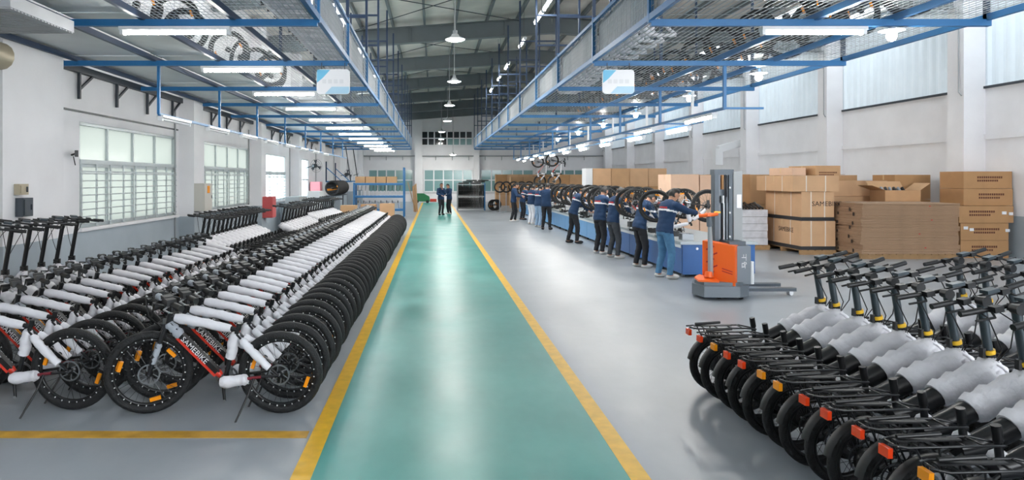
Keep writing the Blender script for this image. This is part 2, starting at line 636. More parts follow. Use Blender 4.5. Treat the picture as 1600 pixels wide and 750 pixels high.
end_window(5, -1.0 + 0.05, 3.2, 4.62, 5.78, 8, (0.58,), lambda j, i: 'teal_pane' if i == 0 and j > 3 else 'dark_pane')
end_window(6, -5.3, -1.65, 0.82, 2.62, 5, (0.95,), lambda j, i: 'teal_pane')
end_window(7, -0.75, 3.2, 0.82, 2.62, 5, (0.95,), lambda j, i: 'teal_pane')
end_window(8, 3.9, 8.2, 0.82, 2.62, 5, (0.95,), lambda j, i: 'teal_pane')
end_window(9, 9.1, 13.2, 0.82, 2.62, 5, (0.95,), lambda j, i: 'teal_pane')

# the near gable wall; its open gate is added to let daylight in
wf = MB()
wf.span((XL - 0.25, YN - 0.25, 0), (ADDED_GATE[0], YN, 7.6)).span((ADDED_GATE[1], YN - 0.25, 0), (XR + 0.25, YN, 7.6)).span((ADDED_GATE[0], YN - 0.25, ADDED_GATE[2]), (ADDED_GATE[1], YN, 7.6))
struct(wf.build('wall_front', 'white_wall'))

# ------------------------------------------------------------------ roof
roof = MB()
ADDED_SKY = ((XL + 0.9, XL + 2.9), (11.2, 13.7))  # unseen skylight strips, added to brighten both sides of the hall
def slope(x0, x1, y0, y1, mb):
    za, zb = roof_z(x0) + 0.76, roof_z(x1) + 0.76
    mb.plate([(x0, y0, za), (x1, y0, zb), (x1, y1, zb), (x0, y1, za)], (0, 0, 0.1))


edges = [XL - 0.3, ADDED_SKY[0][0], ADDED_SKY[0][1], 4.1, ADDED_SKY[1][0], ADDED_SKY[1][1], XR + 0.3]
for k, (xa, xb) in enumerate(zip(edges, edges[1:])):
    if k not in (1, 4):
        slope(xa, xb, YN - 0.25, YE + 0.3, roof)
        continue
    y = YN - 0.25
    while y < YE:
        slope(xa, xb, y, min(y + 2.0, YE + 0.3), roof)
        y += 6.0
ceiling = struct(roof.build('ceiling', 'roof_sheet'))
for k in (1, 4):
    y = YN - 0.25 + 2.0
    while y < YE:
        xa, xb = edges[k], edges[k + 1]
        za, zb = roof_z(xa) + 0.8, roof_z(xb) + 0.8
        y1 = min(y + 4.0, YE + 0.3)
        MB().add([(xa, y, za), (xb, y, zb), (xb, y1, zb), (xa, y1, za)], [(0, 1, 2, 3)]).build('added_skylight', 'added_skylight', ceiling)  # added as a daylight source, hidden above the platforms
        y += 6.0
for j in range(1, 19):
    xx = XL + j * 1.08
    MB().bar((xx, YN, roof_z(xx) + 0.66), (xx, YE, roof_z(xx) + 0.66), 0.07, 0.18).build('purlin', 'roof_steel', ceiling)
for k in range(-3, 7):
    yy = 17.6 + 6 * k
    if yy < YN:
        continue
    r = struct(empty('roof_beam', (4.1, yy, 6.9)))
    for s, xe in ((-1, XL), (1, XR)):
        a = Vector((0, 0, 0.30))
        b = Vector((xe - 4.1, 0, 0.30 + roof_z(xe) - 6.9))
        MB().bar(a, b, 0.02, 0.52).build('web', 'roof_steel', r)
        MB().bar(a + Vector((0, 0, -0.27)), b + Vector((0, 0, -0.27)), 0.26, 0.03).build('flange', 'roof_steel', r)
        MB().bar(a + Vector((0, 0, 0.27)), b + Vector((0, 0, 0.27)), 0.26, 0.03).build('flange', 'roof_steel', r)
        for j in range(1, 6):
            p = a.lerp(b, j / 6)
            MB().span((p.x - 0.01, -0.12, p.z - 0.26), (p.x + 0.01, 0.12, p.z + 0.26)).build('stiffener', 'roof_steel', r)
    # knee braces from the lower flange to the purlins, and thin cross rods of the bay
    for xx in (-2.2, 0.3, 2.4, 5.6, 8.0):
        z = roof_z(xx) - 6.9
        MB().bar((xx - 4.1, 0.1, z + 0.05), (xx - 4.1, 0.95, z + 0.66), 0.05, 0.05).build('knee_brace', 'roof_steel', r)
    if k < 6:
        z0, z1 = roof_z(-3) - 6.9, roof_z(3) - 6.9
        MB().tube([(-7.1, 0.1, z0 + 0.5), (-1.1, 5.9, z1 + 0.5)], 0.014, 5).build('cross_rod', 'dark_steel', r)
        MB().tube([(-1.1, 0.1, z1 + 0.5), (-7.1, 5.9, z0 + 0.5)], 0.014, 5).build('cross_rod', 'dark_steel', r)

# ------------------------------------------------------------------ storage platforms
MZ = 3.62
BEAMS = [4.6, 7.55, 10.2, 13.1, 15.9] + [18.9 + 3 * i for i in range(8)]
LE, RE_ = -1.28, 2.4


def platform(side):
    left = side == 'window'
    x0, x1 = (-5.6, LE) if left else (RE_, 6.15)
    edge = LE if left else RE_
    p = empty('storage_platform', (edge, BEAMS[0], MZ))
    tag(p, 'blue steel storage platform along the window wall with grey guard panels' if left else
        'blue steel storage platform above the assembly bench with grey guard panels', 'platform')
    L = lambda x, y, z: (x - edge, y - BEAMS[0], z - MZ)
    ye = BEAMS[-1]
    for y in BEAMS:
        MB().bar(L(x0, y, MZ), L(x1, y, MZ), 0.06, 0.075).build('cross_beam', 'blue_steel', p)
    js = (-5.32, -4.15, -3.2, -2.2, LE) if left else (RE_, 4.22, 5.1, 6.12)
    for x in js:
        e = abs(x - edge) < 0.01
        MB().bar(L(x, BEAMS[0], MZ + 0.06), L(x, ye, MZ + 0.06), 0.05, 0.07).build('joist', 'blue_steel' if e or not left else 'navy_steel', p)
    MB().bar(L(edge, BEAMS[0], MZ + 0.62), L(edge, ye, MZ + 0.62), 0.045, 0.05).build('guard_rail', 'blue_steel', p)
    out = edge + (0.012 if left else -0.012)
    for i, y in enumerate(BEAMS):
        MB().bar(L(edge, y, MZ), L(edge, y, MZ + 0.68), 0.055, 0.055, (0, 1, 0)).build('guard_post', 'blue_steel', p)
        MB().bar(L(edge, y, MZ + 0.68), L(edge, y, roof_z(edge) + 0.03), 0.045, 0.045, (0, 1, 0)).build('hanger', 'navy_steel', p)
        if i > 1:
            xx = edge + (-1.0 if left else 1.0)
            MB().bar(L(xx, y, MZ), L(xx, y, roof_z(xx) + 0.03), 0.04, 0.04, (0, 1, 0)).build('hanger', 'navy_steel', p)
            MB().bar(L(edge, y, 5.0), L(xx, y, 5.0), 0.04, 0.04).build('hanger_tie', 'navy_steel', p)
            MB().bar(L(edge, y, 5.7), L(xx, y, 5.7), 0.04, 0.04).build('hanger_tie', 'navy_steel', p)
    for i in range(len(BEAMS) - 1):
        n = 3
        for j in range(n):
            a = BEAMS[i] + (BEAMS[i + 1] - BEAMS[i]) * j / n - 0.01
            b = BEAMS[i] + (BEAMS[i + 1] - BEAMS[i]) * (j + 1) / n + 0.01
            d = (0.0, 0.012, 0.024)[j]
            xs = edge + (-0.05 - d if left else 0.05 + d)
            MB().span(L(xs - 0.004, a, MZ + 0.07), L(xs + 0.004, b, MZ + 0.6)).build('guard_panel', RNG.choice(['panel_grey', 'panel_pale', 'panel_cool', 'panel_pale']), p)
    net = MB()
    k = 0
    z = MZ + 0.1
    while z < MZ + 0.6:
        net.bar(L(edge, BEAMS[0], z), L(edge, ye, z), 0.004, 0.004)
        z += 0.075
    y = BEAMS[0]
    while y < ye:
        net.bar(L(edge, y, MZ + 0.06), L(edge, y, MZ + 0.6), 0.004, 0.004, (0, 1, 0))
        y += 0.1
    tag(net.build('guard_net', 'wire', p), kind='stuff')
    g = MB()
    ga, gb = (-3.2, LE) if left else (RE_, 6.12)
    x = ga
    while x < gb:
        g.bar(L(x, BEAMS[0], MZ + 0.1), L(x, ye, MZ + 0.1), 0.005 if left else 0.012, 0.006)
        x += 0.06 if left else 0.075
    y = BEAMS[0]
    while y < ye:
        g.bar(L(ga, y, MZ + 0.105), L(gb, y, MZ + 0.105), 0.005, 0.004)
        y += 0.12 if left else 0.3
    tag(g.build('grating', 'wire', p), kind='stuff')
    for i in range(len(BEAMS) - 1):
        a, b = BEAMS[i], BEAMS[i + 1]
        if left:
            spans = [(-5.55, -4.17), (-4.13, -3.22)]
            if i > 3:
                spans += [(-3.18, -2.22)] if i % 3 else [(-3.18, -2.22), (-2.18, LE - 0.03)]
        else:
            spans = [] if i < 4 else ([(4.24, 5.08), (RE_ + 0.06, 3.3)] if i % 3 == 0 else [(4.24, 5.08)] if i % 3 == 1 else [(RE_ + 0.06, 4.2)])
        for c, d in spans:
            MB().span(L(c, a + 0.02, MZ + 0.115), L(d, b - 0.02, MZ + 0.125)).build('deck_sheet', 'sheet_floor', p)
    if left:
        MB().bar(L(XL + 0.05, BEAMS[0], MZ + 0.02), L(XL + 0.05, ye, MZ + 0.02), 0.09, 0.11).build('wall_angle', 'dark_steel', p)
        y = 10.9
        while y < 33:
            if all(abs(y - 9.6 - 6 * q) > 0.45 for q in range(5)):
                MB().bar(L(XL + 0.05, y, MZ), L(XL + 0.05, y, MZ - 0.45), 0.045, 0.045, (0, 1, 0)).build('bracket', 'dark_steel', p)
                MB().bar(L(XL + 0.05, y, MZ - 0.3), L(XL + 0.05, y + 0.45, MZ - 0.02), 0.035, 0.035).build('bracket', 'dark_steel', p)
            y += 1.3
    else:
        # the outer side: a rail with a net of wires
        MB().bar(L(6.12, BEAMS[0], MZ + 0.75), L(6.12, ye, MZ + 0.75), 0.045, 0.05).build('guard_rail', 'navy_steel', p)
        o = MB()
        z = MZ + 0.12
        while z < MZ + 0.75:
            o.bar(L(6.12, BEAMS[0], z), L(6.12, ye, z), 0.004, 0.004)
            z += 0.07
        y = BEAMS[0]
        while y < ye:
            o.bar(L(6.12, y, MZ + 0.06), L(6.12, y, MZ + 0.75), 0.004, 0.004, (0, 1, 0))
            y += 0.1
        tag(o.build('outer_net', 'wire', p), kind='stuff')
        for y in BEAMS[1:]:
            MB().bar(L(6.12, y, MZ), L(6.12, y, MZ + 0.78), 0.05, 0.05, (0, 1, 0)).build('guard_post', 'navy_steel', p)
            MB().bar(L(6.12, y, MZ + 0.78), L(6.12, y, roof_z(6.12) + 0.03), 0.04, 0.04, (0, 1, 0)).build('hanger', 'navy_steel', p)
    return p


platform('window')
platform('bench')

cu = empty('ceiling_unit', (-4.57, 6.75, MZ - 0.04))
tag(cu, 'white ribbed ventilation unit under the window-side platform beside the shutter door', 'ventilator')
MB().span((-0.73, -0.55, -0.12), (0.73, 0.55, 0.0)).build('unit_body', 'panel_pale', cu)
for j in range(20):
    MB().span((-0.72, -0.53 + j * 0.055, -0.132), (0.72, -0.53 + j * 0.055 + 0.03, -0.12)).build('rib', 'panel_pale', cu)
MB().span((-0.7, 0.55, -0.1), (0.4, 0.57, -0.03)).build('outlet', 'dark_steel', cu)

# ------------------------------------------------------------------ bicycles
def wheel(name, R, rt, parent, loc, nsp=28, motor=0.045, disc=True, amber=3, rot=None, nipples=True, hubw=0.045):
    """A spoked wheel about the local y axis: rim > tyre, spokes, hub, brake_disc, spoke reflectors."""
    Rr = R - 2 * rt + 0.004
    w = MB().ring((0, 0, 0), (0, 1, 0), Rr - 0.008, 0.016, 36, 6, 0.015).build(name, 'black_alloy', parent, loc)
    if rot is not None:
        w.rotation_euler = rot
    MB().ring((0, 0, 0), (0, 1, 0), R - rt, rt, 40, 8).build('tyre', 'tyre_rubber', w)
    sp = MB()
    for i in range(nsp):
        a = 2 * PI * i / nsp
        b = a + (0.5 if i % 2 else -0.5)
        s = 0.028 if i % 4 < 2 else -0.028
        sp.tube([(motor * math.cos(b), s, motor * math.sin(b)), ((Rr - 0.015) * math.cos(a), 0, (Rr - 0.015) * math.sin(a))], 0.0016, 3, False)
    tag(sp.build('spokes', 'black_alloy', w), kind='stuff')
    MB().tube([(0, -hubw, 0), (0, -hubw * 0.67, 0), (0, hubw * 0.67, 0), (0, hubw, 0)], [motor * 0.5, motor, motor, motor * 0.5], 14).build('hub', 'black_alloy', w)
    MB().tube([(0, -hubw * 1.44, 0), (0, hubw * 1.44, 0)], 0.009, 8).build('axle', 'steel', w)
    if disc:
        d = MB().ring((0, 0.055, 0), (0, 1, 0), 0.079, 0.009, 24, 4, 0.001)
        for i in range(6):
            a = 2 * PI * i / 6
            d.bar((0.03 * math.cos(a), 0.055, 0.03 * math.sin(a)), (0.074 * math.cos(a + 0.4), 0.055, 0.074 * math.sin(a + 0.4)), 0.002, 0.008, (0, 0, 1))
        d.build('brake_disc', 'grey_alloy', w)
    for i in range(amber):
        a = 0.35 + 2 * PI * i / amber
        rm = Matrix.Rotation(-a, 3, 'Y')
        MB().box((math.cos(a) * R * 0.66, 0.012, math.sin(a) * R * 0.66), (0.028, 0.022, 0.085), rm).build('spoke_reflector', 'reflector_amber', w)
    if nipples:
        nb = MB()
        for i in range(nsp):
            a = 2 * PI * (i + 0.5) / nsp
            nb.box((math.cos(a) * (Rr - 0.003), 0.0155, math.sin(a) * (Rr - 0.003)), (0.012, 0.004, 0.007), Matrix.Rotation(-a, 3, 'Y'))
        tag(nb.build('rim_studs', 'letter_white', w), kind='stuff')
    return w


def sleeve(pts, r, seed, n=9):
    """Wrapping foam: a lumpy tube with folded ends."""
    q = random.Random(seed)
    P = [Vector(p) for p in pts]
    out, rs = [], []
    m = 9
    for i in range(m + 1):
        t = i / m * (len(P) - 1)
        k = min(int(t), len(P) - 2)
        p = P[k].lerp(P[k + 1], t - k)
        out.append(p + Vector((q.uniform(-1, 1), q.uniform(-1, 1), q.uniform(-1, 1))) * r * 0.08)
        rs.append(r * q.uniform(0.86, 1.12) * (0.8 if i in (0, m) else 1.0))
    return MB().tube(out, rs, n, True)


def lettering(body, size, parent, t, u, loc, m='letter_white'):
    me = text_mesh(body, size, m)
    o = put('lettering', me, parent)
    o.matrix_local = basis(t, u, loc)
    return o


def mountain_bike():
    """Heads along local +x, rear wheel touches down at the origin, left side at +y."""
    R = 0.34
    b = empty('mountain_bike')
    wheel('rear_wheel', R, 0.034, b, (0, 0, R), 28, 0.055, True, 2)
    steer = rad(20)
    wheel('front_wheel', R, 0.034, b, (1.06, 0, R), 28, 0.03, True, 3, Euler((0, 0, steer)))
    BB, SC_, HB, HT = (0.45, 0, 0.285), (0.34, 0, 0.69), (0.90, 0, 0.70), (0.87, 0, 0.83)
    f = MB()
    f.tube([SC_, BB], 0.018).tube([HT, HB], 0.024).tube([(0.86, 0, 0.80), SC_], 0.019)
    f.tube([BB, (0.47, -0.045, 0.285)], 0.03).tube([BB, (0.47, 0.045, 0.285)], 0.03)
    for s in (-1, 1):
        f.tube([(0.34, s * 0.025, 0.66), (0.2, s * 0.055, 0.52), (0.0, s * 0.07, R)], 0.009, 6)
        f.tube([(0.42, s * 0.04, 0.29), (0.25, s * 0.06, 0.31), (0.0, s * 0.07, R)], 0.011, 6)
    f.build('frame', 'frame_black', b)
    MB().tube([(0.335, 0, 0.69), (0.322, 0, 0.745)], 0.021).build('seat_clamp', 'black_alloy', b)
    # down tube with the battery inside it
    A, B = Vector((0.885, 0, 0.735)), Vector((0.505, 0, 0.335))
    t = (B - A).normalized()
    u = Vector((0, 1, 0)).cross(t)
    u = -u if u.x > 0 else u
    d = MB().bar(A, B, 0.052, 0.058, u).build('down_tube', 'black_plastic', b)
    MB().bar(A + t * 0.12 - u * 0.024, B - u * 0.024, 0.054, 0.022, u).build('red_strip', 'battery_red', d)
    MB().tube([B - t * 0.01, B + t * 0.035], [0.033, 0.024], 10).build('battery_cap', 'battery_red', d)
    MB().tube([B + t * 0.02, Vector(BB)], 0.024, 8).build('lower_tube', 'slate_stem', d)
    for s in (1, -1):
        if s > 0:
            lettering('SAMEBIKE', 0.064, d, t, u, A + t * 0.15 + u * 0.007 + Vector((0, 0.0275, 0)))
        else:
            lettering('SAMEBIKE', 0.064, d, -t, u, B - t * 0.03 + u * 0.006 + Vector((0, -0.0275, 0)))
    sleeve([A - t * 0.01, A + t * 0.13], 0.04, 5).build('down_tube_wrap', 'foam_grey', d)
    # white wrapping foam
    sleeve([(0.84, 0, 0.79), (0.6, 0, 0.745), (0.39, 0, 0.70)], 0.041, 1).build('top_tube_wrap', 'foam_white', b)
    sleeve([(0.35, 0, 0.665), (0.385, 0, 0.54), (0.40, 0, 0.46)], 0.046, 2).build('seat_tube_wrap', 'foam_white', b)
    for s in (-1, 1):
        sleeve([(0.30, s * 0.05, 0.625), (0.2, s * 0.075, 0.53), (0.07, s * 0.085, 0.405)], 0.033, 3 + s).build('seat_stay_wrap', 'foam_white', b)
    sleeve([(0.46, 0.085, 0.29), (0.34, 0.085, 0.30), (0.25, 0.08, 0.315)], 0.046, 6).build('chain_stay_wrap', 'foam_white', b)
    MB().tube([(0.25, 0.068, 0.312), (0.14, 0.07, 0.328)], 0.013, 8).build('chain_stay_band', 'dull_red', b)
    # fork, turned with the front wheel
    fk = empty('fork', (1.06, 0, R), steer, b)
    fm = MB()
    for s in (-1, 1):
        fm.tube([(0.0, s * 0.066, 0.0), (-0.045, s * 0.066, 0.14), (-0.14, s * 0.062, 0.38)], [0.017, 0.021, 0.017], 8)
    fm.bar((-0.145, -0.085, 0.385), (-0.145, 0.085, 0.385), 0.06, 0.045)
    fm.build('fork_legs', 'frame_black', fk)
    for s in (-1, 1):
        sleeve([(-0.03, s * 0.066, 0.09), (-0.09, s * 0.064, 0.25)], 0.024, 8 + s).build('fork_wrap', 'foam_grey', fk)
    # stem and handlebar, turned further
    hb = empty('handlebar', (0.86, 0, 0.87), rad(38), b)
    MB().tube([(0, 0, -0.03), (0.0, 0, 0.05), (0.07, 0, 0.07)], 0.018, 8).build('stem', 'frame_black', hb)
    MB().tube([(0.03, 0.33, 0.075), (0.06, 0.16, 0.08), (0.07, 0, 0.07), (0.06, -0.16, 0.08), (0.03, -0.33, 0.075)], 0.013, 8).build('bar', 'frame_black', hb)
    for s in (-1, 1):
        MB().tube([(0.045, s * 0.22, 0.077), (0.03, s * 0.34, 0.075)], 0.025, 8).build('grip', 'black_plastic', hb)
        MB().tube([(0.07, s * 0.18, 0.07), (0.12, s * 0.2, 0.05), (0.11, s * 0.3, 0.05)], 0.008, 5).build('brake_lever', 'steel', hb)
        MB().box((0.055, s * 0.15, 0.092), (0.07, 0.085, 0.05)).build('shifter', 'black_plastic', hb)
    MB().box((0.05, 0.07, 0.108), (0.075, 0.09, 0.03)).build('display', 'black_plastic', hb)
    MB().tube([(0.075, 0.0, 0.04), (0.14, 0.0, 0.035)], [0.03, 0.036], 10).build('headlight', 'black_plastic', hb)
    sleeve([(0.085, -0.07, 0.095), (0.08, 0.02, 0.10)], 0.026, 12).build('display_wrap', 'foam_grey', hb)
    cb = MB()
    for s in (-1, 1):
        cb.tube([(0.1, s * 0.15, 0.07), (0.165, s * 0.12, 0.085), (0.17, s * 0.03, -0.05), (0.09, s * 0.01, -0.14)], 0.007, 5, False)
    cb.build('cables', 'black_plastic', hb)
    # drive
    ck = MB().tube([(0.45, 0.06, 0.285), (0.435, 0.075, 0.13)], [0.016, 0.012], 6).build('crank', 'black_alloy', b)
    MB().tube([(0.45, -0.06, 0.285), (0.465, -0.075, 0.44)], [0.016, 0.012], 6).build('crank_arm', 'black_alloy', ck)
    MB().tube([(0.436, 0.07, 0.135), (0.436, 0.086, 0.135)], 0.011, 8).build('pedal_bolt', 'steel', ck)
    MB().ring((0.45, -0.05, 0.285), (0, 1, 0), 0.085, 0.012, 24, 4, 0.002).build('chainring', 'grey_alloy', ck)
    MB().tube([(0.2, 0.075, 0.315), (0.235, 0.12, 0.2), (0.315, 0.22, 0.012)], [0.013, 0.009, 0.008], 6).build('kickstand', 'black_alloy', b)
    MB().box((0.02, -0.085, 0.27), (0.05, 0.03, 0.1)).build('derailleur', 'black_alloy', b)
    return b


def folding_bike(name='folding_bike', top=1.16, bar_turn=90, stem='slate_stem', collar='collar_yellow'):
    """Heads along local +x; small wheels, rear rack, thick wrapped beam, tall stem with a yellow joint."""
    R = 0.25
    b = empty(name)
    wheel('rear_wheel', R, 0.027, b, (0, 0, R), 20, 0.075, True, 0, nipples=False)
    wheel('front_wheel', R, 0.027, b, (1.1, 0, R), 20, 0.04, True, 0, nipples=False)
    f = MB()
    f.tube([(0.33, 0, 0.44), (0.97, 0, 0.685)], 0.03, 8)
    f.tube([(0.36, 0, 0.30), (0.32, 0, 0.60)], 0.02, 8).tube([(0.98, 0, 0.62), (0.96, 0, 0.75)], 0.026, 8)
    for s in (-1, 1):
        f.tube([(0.34, s * 0.03, 0.44), (0.0, s * 0.075, R)], 0.01, 6).tube([(0.36, s * 0.04, 0.29), (0.0, s * 0.075, R)], 0.012, 6)
    f.build('frame', 'frame_black', b)
    bm = MB().tube([(0.30, 0, 0.43), (0.40, 0, 0.45), (0.66, 0, 0.57), (0.98, 0, 0.69)], [0.05, 0.062, 0.066, 0.05], 12).build('main_beam', 'frame_black', b)
    MB().tube([(0.325, 0, 0.58), (0.31, 0, 0.66)], 0.024, 8).build('seat_clamp', 'black_alloy', b)
    sleeve([(0.60, 0, 0.545), (0.74, 0, 0.605), (0.98, 0, 0.70)], 0.09, 21, 12).build('beam_wrap', 'foam_white', bm)
    sleeve([(0.9, 0.0, 0.66), (0.99, 0.0, 0.745)], 0.078, 22, 12).build('head_wrap', 'foam_white', bm)
    for s in (-1, 1):
        sleeve([(0.22, s * 0.05, 0.38), (0.12, s * 0.07, 0.32)], 0.036, 23 + s).build('stay_wrap', 'foam_white', b)
    sleeve([(0.34, 0.03, 0.50), (0.42, 0.05, 0.42)], 0.042, 29).build('seat_tube_wrap', 'foam_white', b)
    # rear rack, mudguard and the reflector at its end
    r = empty('rear_rack', (0, 0, 0.56), 0, b)
    m = MB()
    for s in (-1, 1):
        m.tube([(0.34, s * 0.02, 0.0), (0.22, s * 0.06, 0.02), (-0.2, s * 0.065, 0.02), (-0.27, s * 0.03, 0.025)], 0.007, 6)
        m.tube([(0.0, s * 0.085, -0.3), (-0.04, s * 0.07, 0.015)], 0.006, 5)
        m.tube([(0.0, s * 0.085, -0.3), (-0.16, s * 0.07, 0.015)], 0.006, 5)
    for x in (-0.24, -0.14, -0.02, 0.1, 0.2):
        m.tube([(x, -0.06, 0.02), (x, 0.06, 0.02)], 0.006, 5)
    m.build('rack_tubes', 'frame_black', r)
    MB().box((-0.05, 0, 0.032), (0.34, 0.03, 0.008)).build('rack_plate', 'black_plastic', r)
    MB().tube([(0.02, 0.0, 0.06), (-0.2, 0.01, 0.045)], 0.012, 6).build('rack_clip', 'black_plastic', r)
    MB().box((-0.262, 0, -0.02), (0.025, 0.07, 0.05)).build('reflector', 'reflector_red', r)
    g = MB()
    n = 14
    vs = []
    for i in range(n):
        a = rad(40 + 130 * i / (n - 1))
        for s in (-0.034, -0.02, 0.02, 0.034):
            q = R + 0.018 - (0.012 if abs(s) > 0.03 else 0)
            vs.append((math.cos(a) * q, s, R + math.sin(a) * q))
    g.add(vs, [(i * 4 + k, i * 4 + k + 1, i * 4 + k + 5, i * 4 + k + 4) for i in range(n - 1) for k in range(3)], True)
    g.build('mudguard', 'black_plastic', b)
    fk = MB()
    for s in (-1, 1):
        fk.tube([(1.1, s * 0.06, R), (1.06, s * 0.06, 0.4), (1.0, s * 0.05, 0.6)], [0.015, 0.019, 0.017], 6)
    fk.bar((0.99, -0.07, 0.61), (0.99, 0.07, 0.61), 0.05, 0.05)
    fk.build('fork', 'frame_black', b)
    # tall folding stem
    bx, bz = 0.955, 0.76
    tx = bx - (top - bz) * 0.2
    st = MB().tube([(bx, 0, bz - 0.03), (bx - 0.01, 0, bz + 0.04)], [0.03, 0.034], 10).build('stem_joint', 'black_plastic', b)
    MB().tube([(bx - 0.012, 0, bz + 0.045), (bx - 0.018, 0, bz + 0.07)], 0.037, 12).build('joint_collar', collar, st)
    MB().tube([(bx - 0.018, 0, bz + 0.07), (tx, 0, top)], 0.026, 10).build('stem', stem, st)
    MB().box((bx - 0.055, 0, bz + 0.05), (0.02, 0.03, 0.06)).build('joint_lever', 'black_plastic', st)
    hb = put('handlebar', None, b)
    ax = Vector((-0.2, 0, 1)).normalized()
    hb.matrix_local = Matrix.Translation((tx, 0, top)) @ Matrix.Rotation(math.atan2(-0.2, 1), 4, 'Y') @ Matrix.Rotation(rad(-bar_turn), 4, 'Z')
    MB().tube([(-0.02, 0.31, 0.012), (0, 0.12, 0.005), (0, -0.12, 0.005), (-0.02, -0.31, 0.012)], 0.013, 8).build('bar', 'frame_black', hb)
    for s in (-1, 1):
        MB().tube([(-0.01, s * 0.2, 0.01), (-0.02, s * 0.33, 0.012)], 0.019, 8).build('grip', 'black_plastic', hb)
        MB().tube([(0.02, s * 0.17, 0.0), (0.06, s * 0.19, -0.02), (0.05, s * 0.3, -0.02)], 0.008, 5).build('brake_lever', 'black_alloy', hb)
        MB().box((0.02, s * 0.14, 0.012), (0.05, 0.055, 0.035)).build('shifter', 'black_plastic', hb)
    MB().box((0.02, 0.05, 0.035), (0.06, 0.085, 0.022)).build('display', 'slate_stem', hb)
    MB().tube([(0.03, -0.05, 0.0), (0.09, -0.05, 0.0)], [0.028, 0.034], 10).build('headlight', 'black_plastic', hb)
    cb = MB()
    for s in (-1, 1):
        cb.tube([(0.03, s * 0.14, 0.0), (0.13, s * 0.1, -0.08), (0.12, s * 0.03, -0.3), (0.03, 0, -0.42)], 0.004, 5, False)
    cb.build('cables', 'black_plastic', hb)
    c = MB().tube([(0.36, 0.07, 0.29), (0.22, 0.085, 0.24)], 0.012, 6).build('crank', 'black_alloy', b)
    MB().ring((0.36, -0.055, 0.29), (0, 1, 0), 0.075, 0.01, 20, 4, 0.002).build('chainring', 'grey_alloy', c)
    if top < 1.3:
        MB().tube([(0.28, 0.07, 0.27), (0.33, 0.12, 0.15), (0.4, 0.2, 0.01)], [0.012, 0.009, 0.008], 6).build('kickstand', 'black_alloy', b)
    return b


def stand(o, x, y, head, lean, label, group, cat='bicycle', z=0.0):
    """head: the way it points, degrees from +x; lean: to its left, degrees."""
    h = Matrix.Rotation(rad(head), 4, 'Z') @ Matrix.Rotation(rad(-lean), 4, 'X')
    o.matrix_world = Matrix.Translation((x, y, z)) @ h
    return tag(o, label, cat, group)


MTB = mountain_bike()
used = [False, False]


def turn_bar(o, most):
    """Every handlebar stands a little differently."""
    for ch in KIDS.get(o.name, []):
        if ch.name.startswith('handlebar'):
            ch.matrix_basis = ch.matrix_basis @ Matrix.Rotation(rad(RNG.uniform(-most, most)), 4, 'Z')
    return o


def next_mtb():
    if not used[0]:
        used[0] = True
        return MTB
    return turn_bar(dup(MTB), 5)


# the row beside the yellow line
y = 5.54
N_A = 50
for i in range(N_A):
    lab = nth(i + 1) + ' foam-wrapped mountain bike from the ochre line, in the row beside the yellow line'
    if i == 0:
        lab = 'black and red mountain bike with white wraps, first in the row beside the yellow line'
    stand(next_mtb(), -1.23 + RNG.uniform(-0.012, 0.012), y, 180 + RNG.uniform(-1.2, 1.2), 5 + RNG.uniform(-1, 1), lab, 'mountain bikes in the row beside the yellow line')
    y += 0.365
y = 5.62
for i in range(17):
    lab = nth(i + 1) + ' foam-wrapped mountain bike from the ochre line, in the second row off the lane'
    o = next_mtb()
    for ch in KIDS[o.name]:
        if ch.name.startswith(('front_wheel', 'fork')):
            ch.rotation_euler.z = rad(3)
    stand(o, -2.96 + RNG.uniform(-0.012, 0.012), y, 180 + RNG.uniform(-0.3, 0.3), 3 + RNG.uniform(-0.3, 0.3), lab, 'mountain bikes in the second row from the yellow line')
    y += 0.365

FOLD = folding_bike()
FOLD_TALL = folding_bike('folding_bike', 1.34, 42, 'black_alloy', 'black_plastic')
FOLD_DARK = folding_bike('folding_bike', 1.16, 42, 'black_alloy', 'black_plastic')
SRC = {0: FOLD, 1: FOLD_TALL, 2: FOLD_DARK}
SEEN = set()


def next_fold(k=0):
    o = SRC[k]
    if k in SEEN:
        o = dup(o)
    SEEN.add(k)
    return turn_bar(o, 7 if k == 0 else 20)


y = 6.1
LIT_AMBER = MB().box((-0.262, 0, -0.02), (0.025, 0.07, 0.05)).mesh('reflector', 'reflector_amber')  # lit variant of the red rear reflector, light put into its colour
for i in range(13):
    o = next_fold()
    if i in (2, 5, 6, 11):  # amber on these imitates light catching the reflectors
        for ch in KIDS[o.name]:
            for g in KIDS.get(ch.name, []):
                if g.name.startswith('reflector'):
                    g.data = LIT_AMBER
    lab = nth(i + 1) + ' folding bicycle from the pallet truck end, in the row nearest the green lane'
    stand(o, 2.53 + RNG.uniform(-0.01, 0.01), y, RNG.uniform(2, 5), -2 + RNG.uniform(-1, 1), lab, 'folding bicycles in the row nearest the green lane')
    y -= 0.266
y = 6.3
for i in range(10):
    o = next_fold()
    lab = nth(i + 1) + ' folding bicycle from the flattened cartons, in the second row off the green lane'
    stand(o, 3.98 + RNG.uniform(-0.02, 0.02), y, RNG.uniform(2, 5), -2 + RNG.uniform(-1, 1), lab, 'folding bicycles in the row farther from the green lane')
    y -= 0.266

# by the windows: seven with tall stems, then the groups farther along
for i in range(6):
    o = next_fold(1)
    lab = nth(i + 1) + ' tall-stemmed folding bicycle from the shutter door, under the first barred window'
    stand(o, -4.05, 7.614 + i * 0.365, 180 + RNG.uniform(-0.3, 0.3), 2, lab, 'tall-stemmed folding bicycles under the first window')


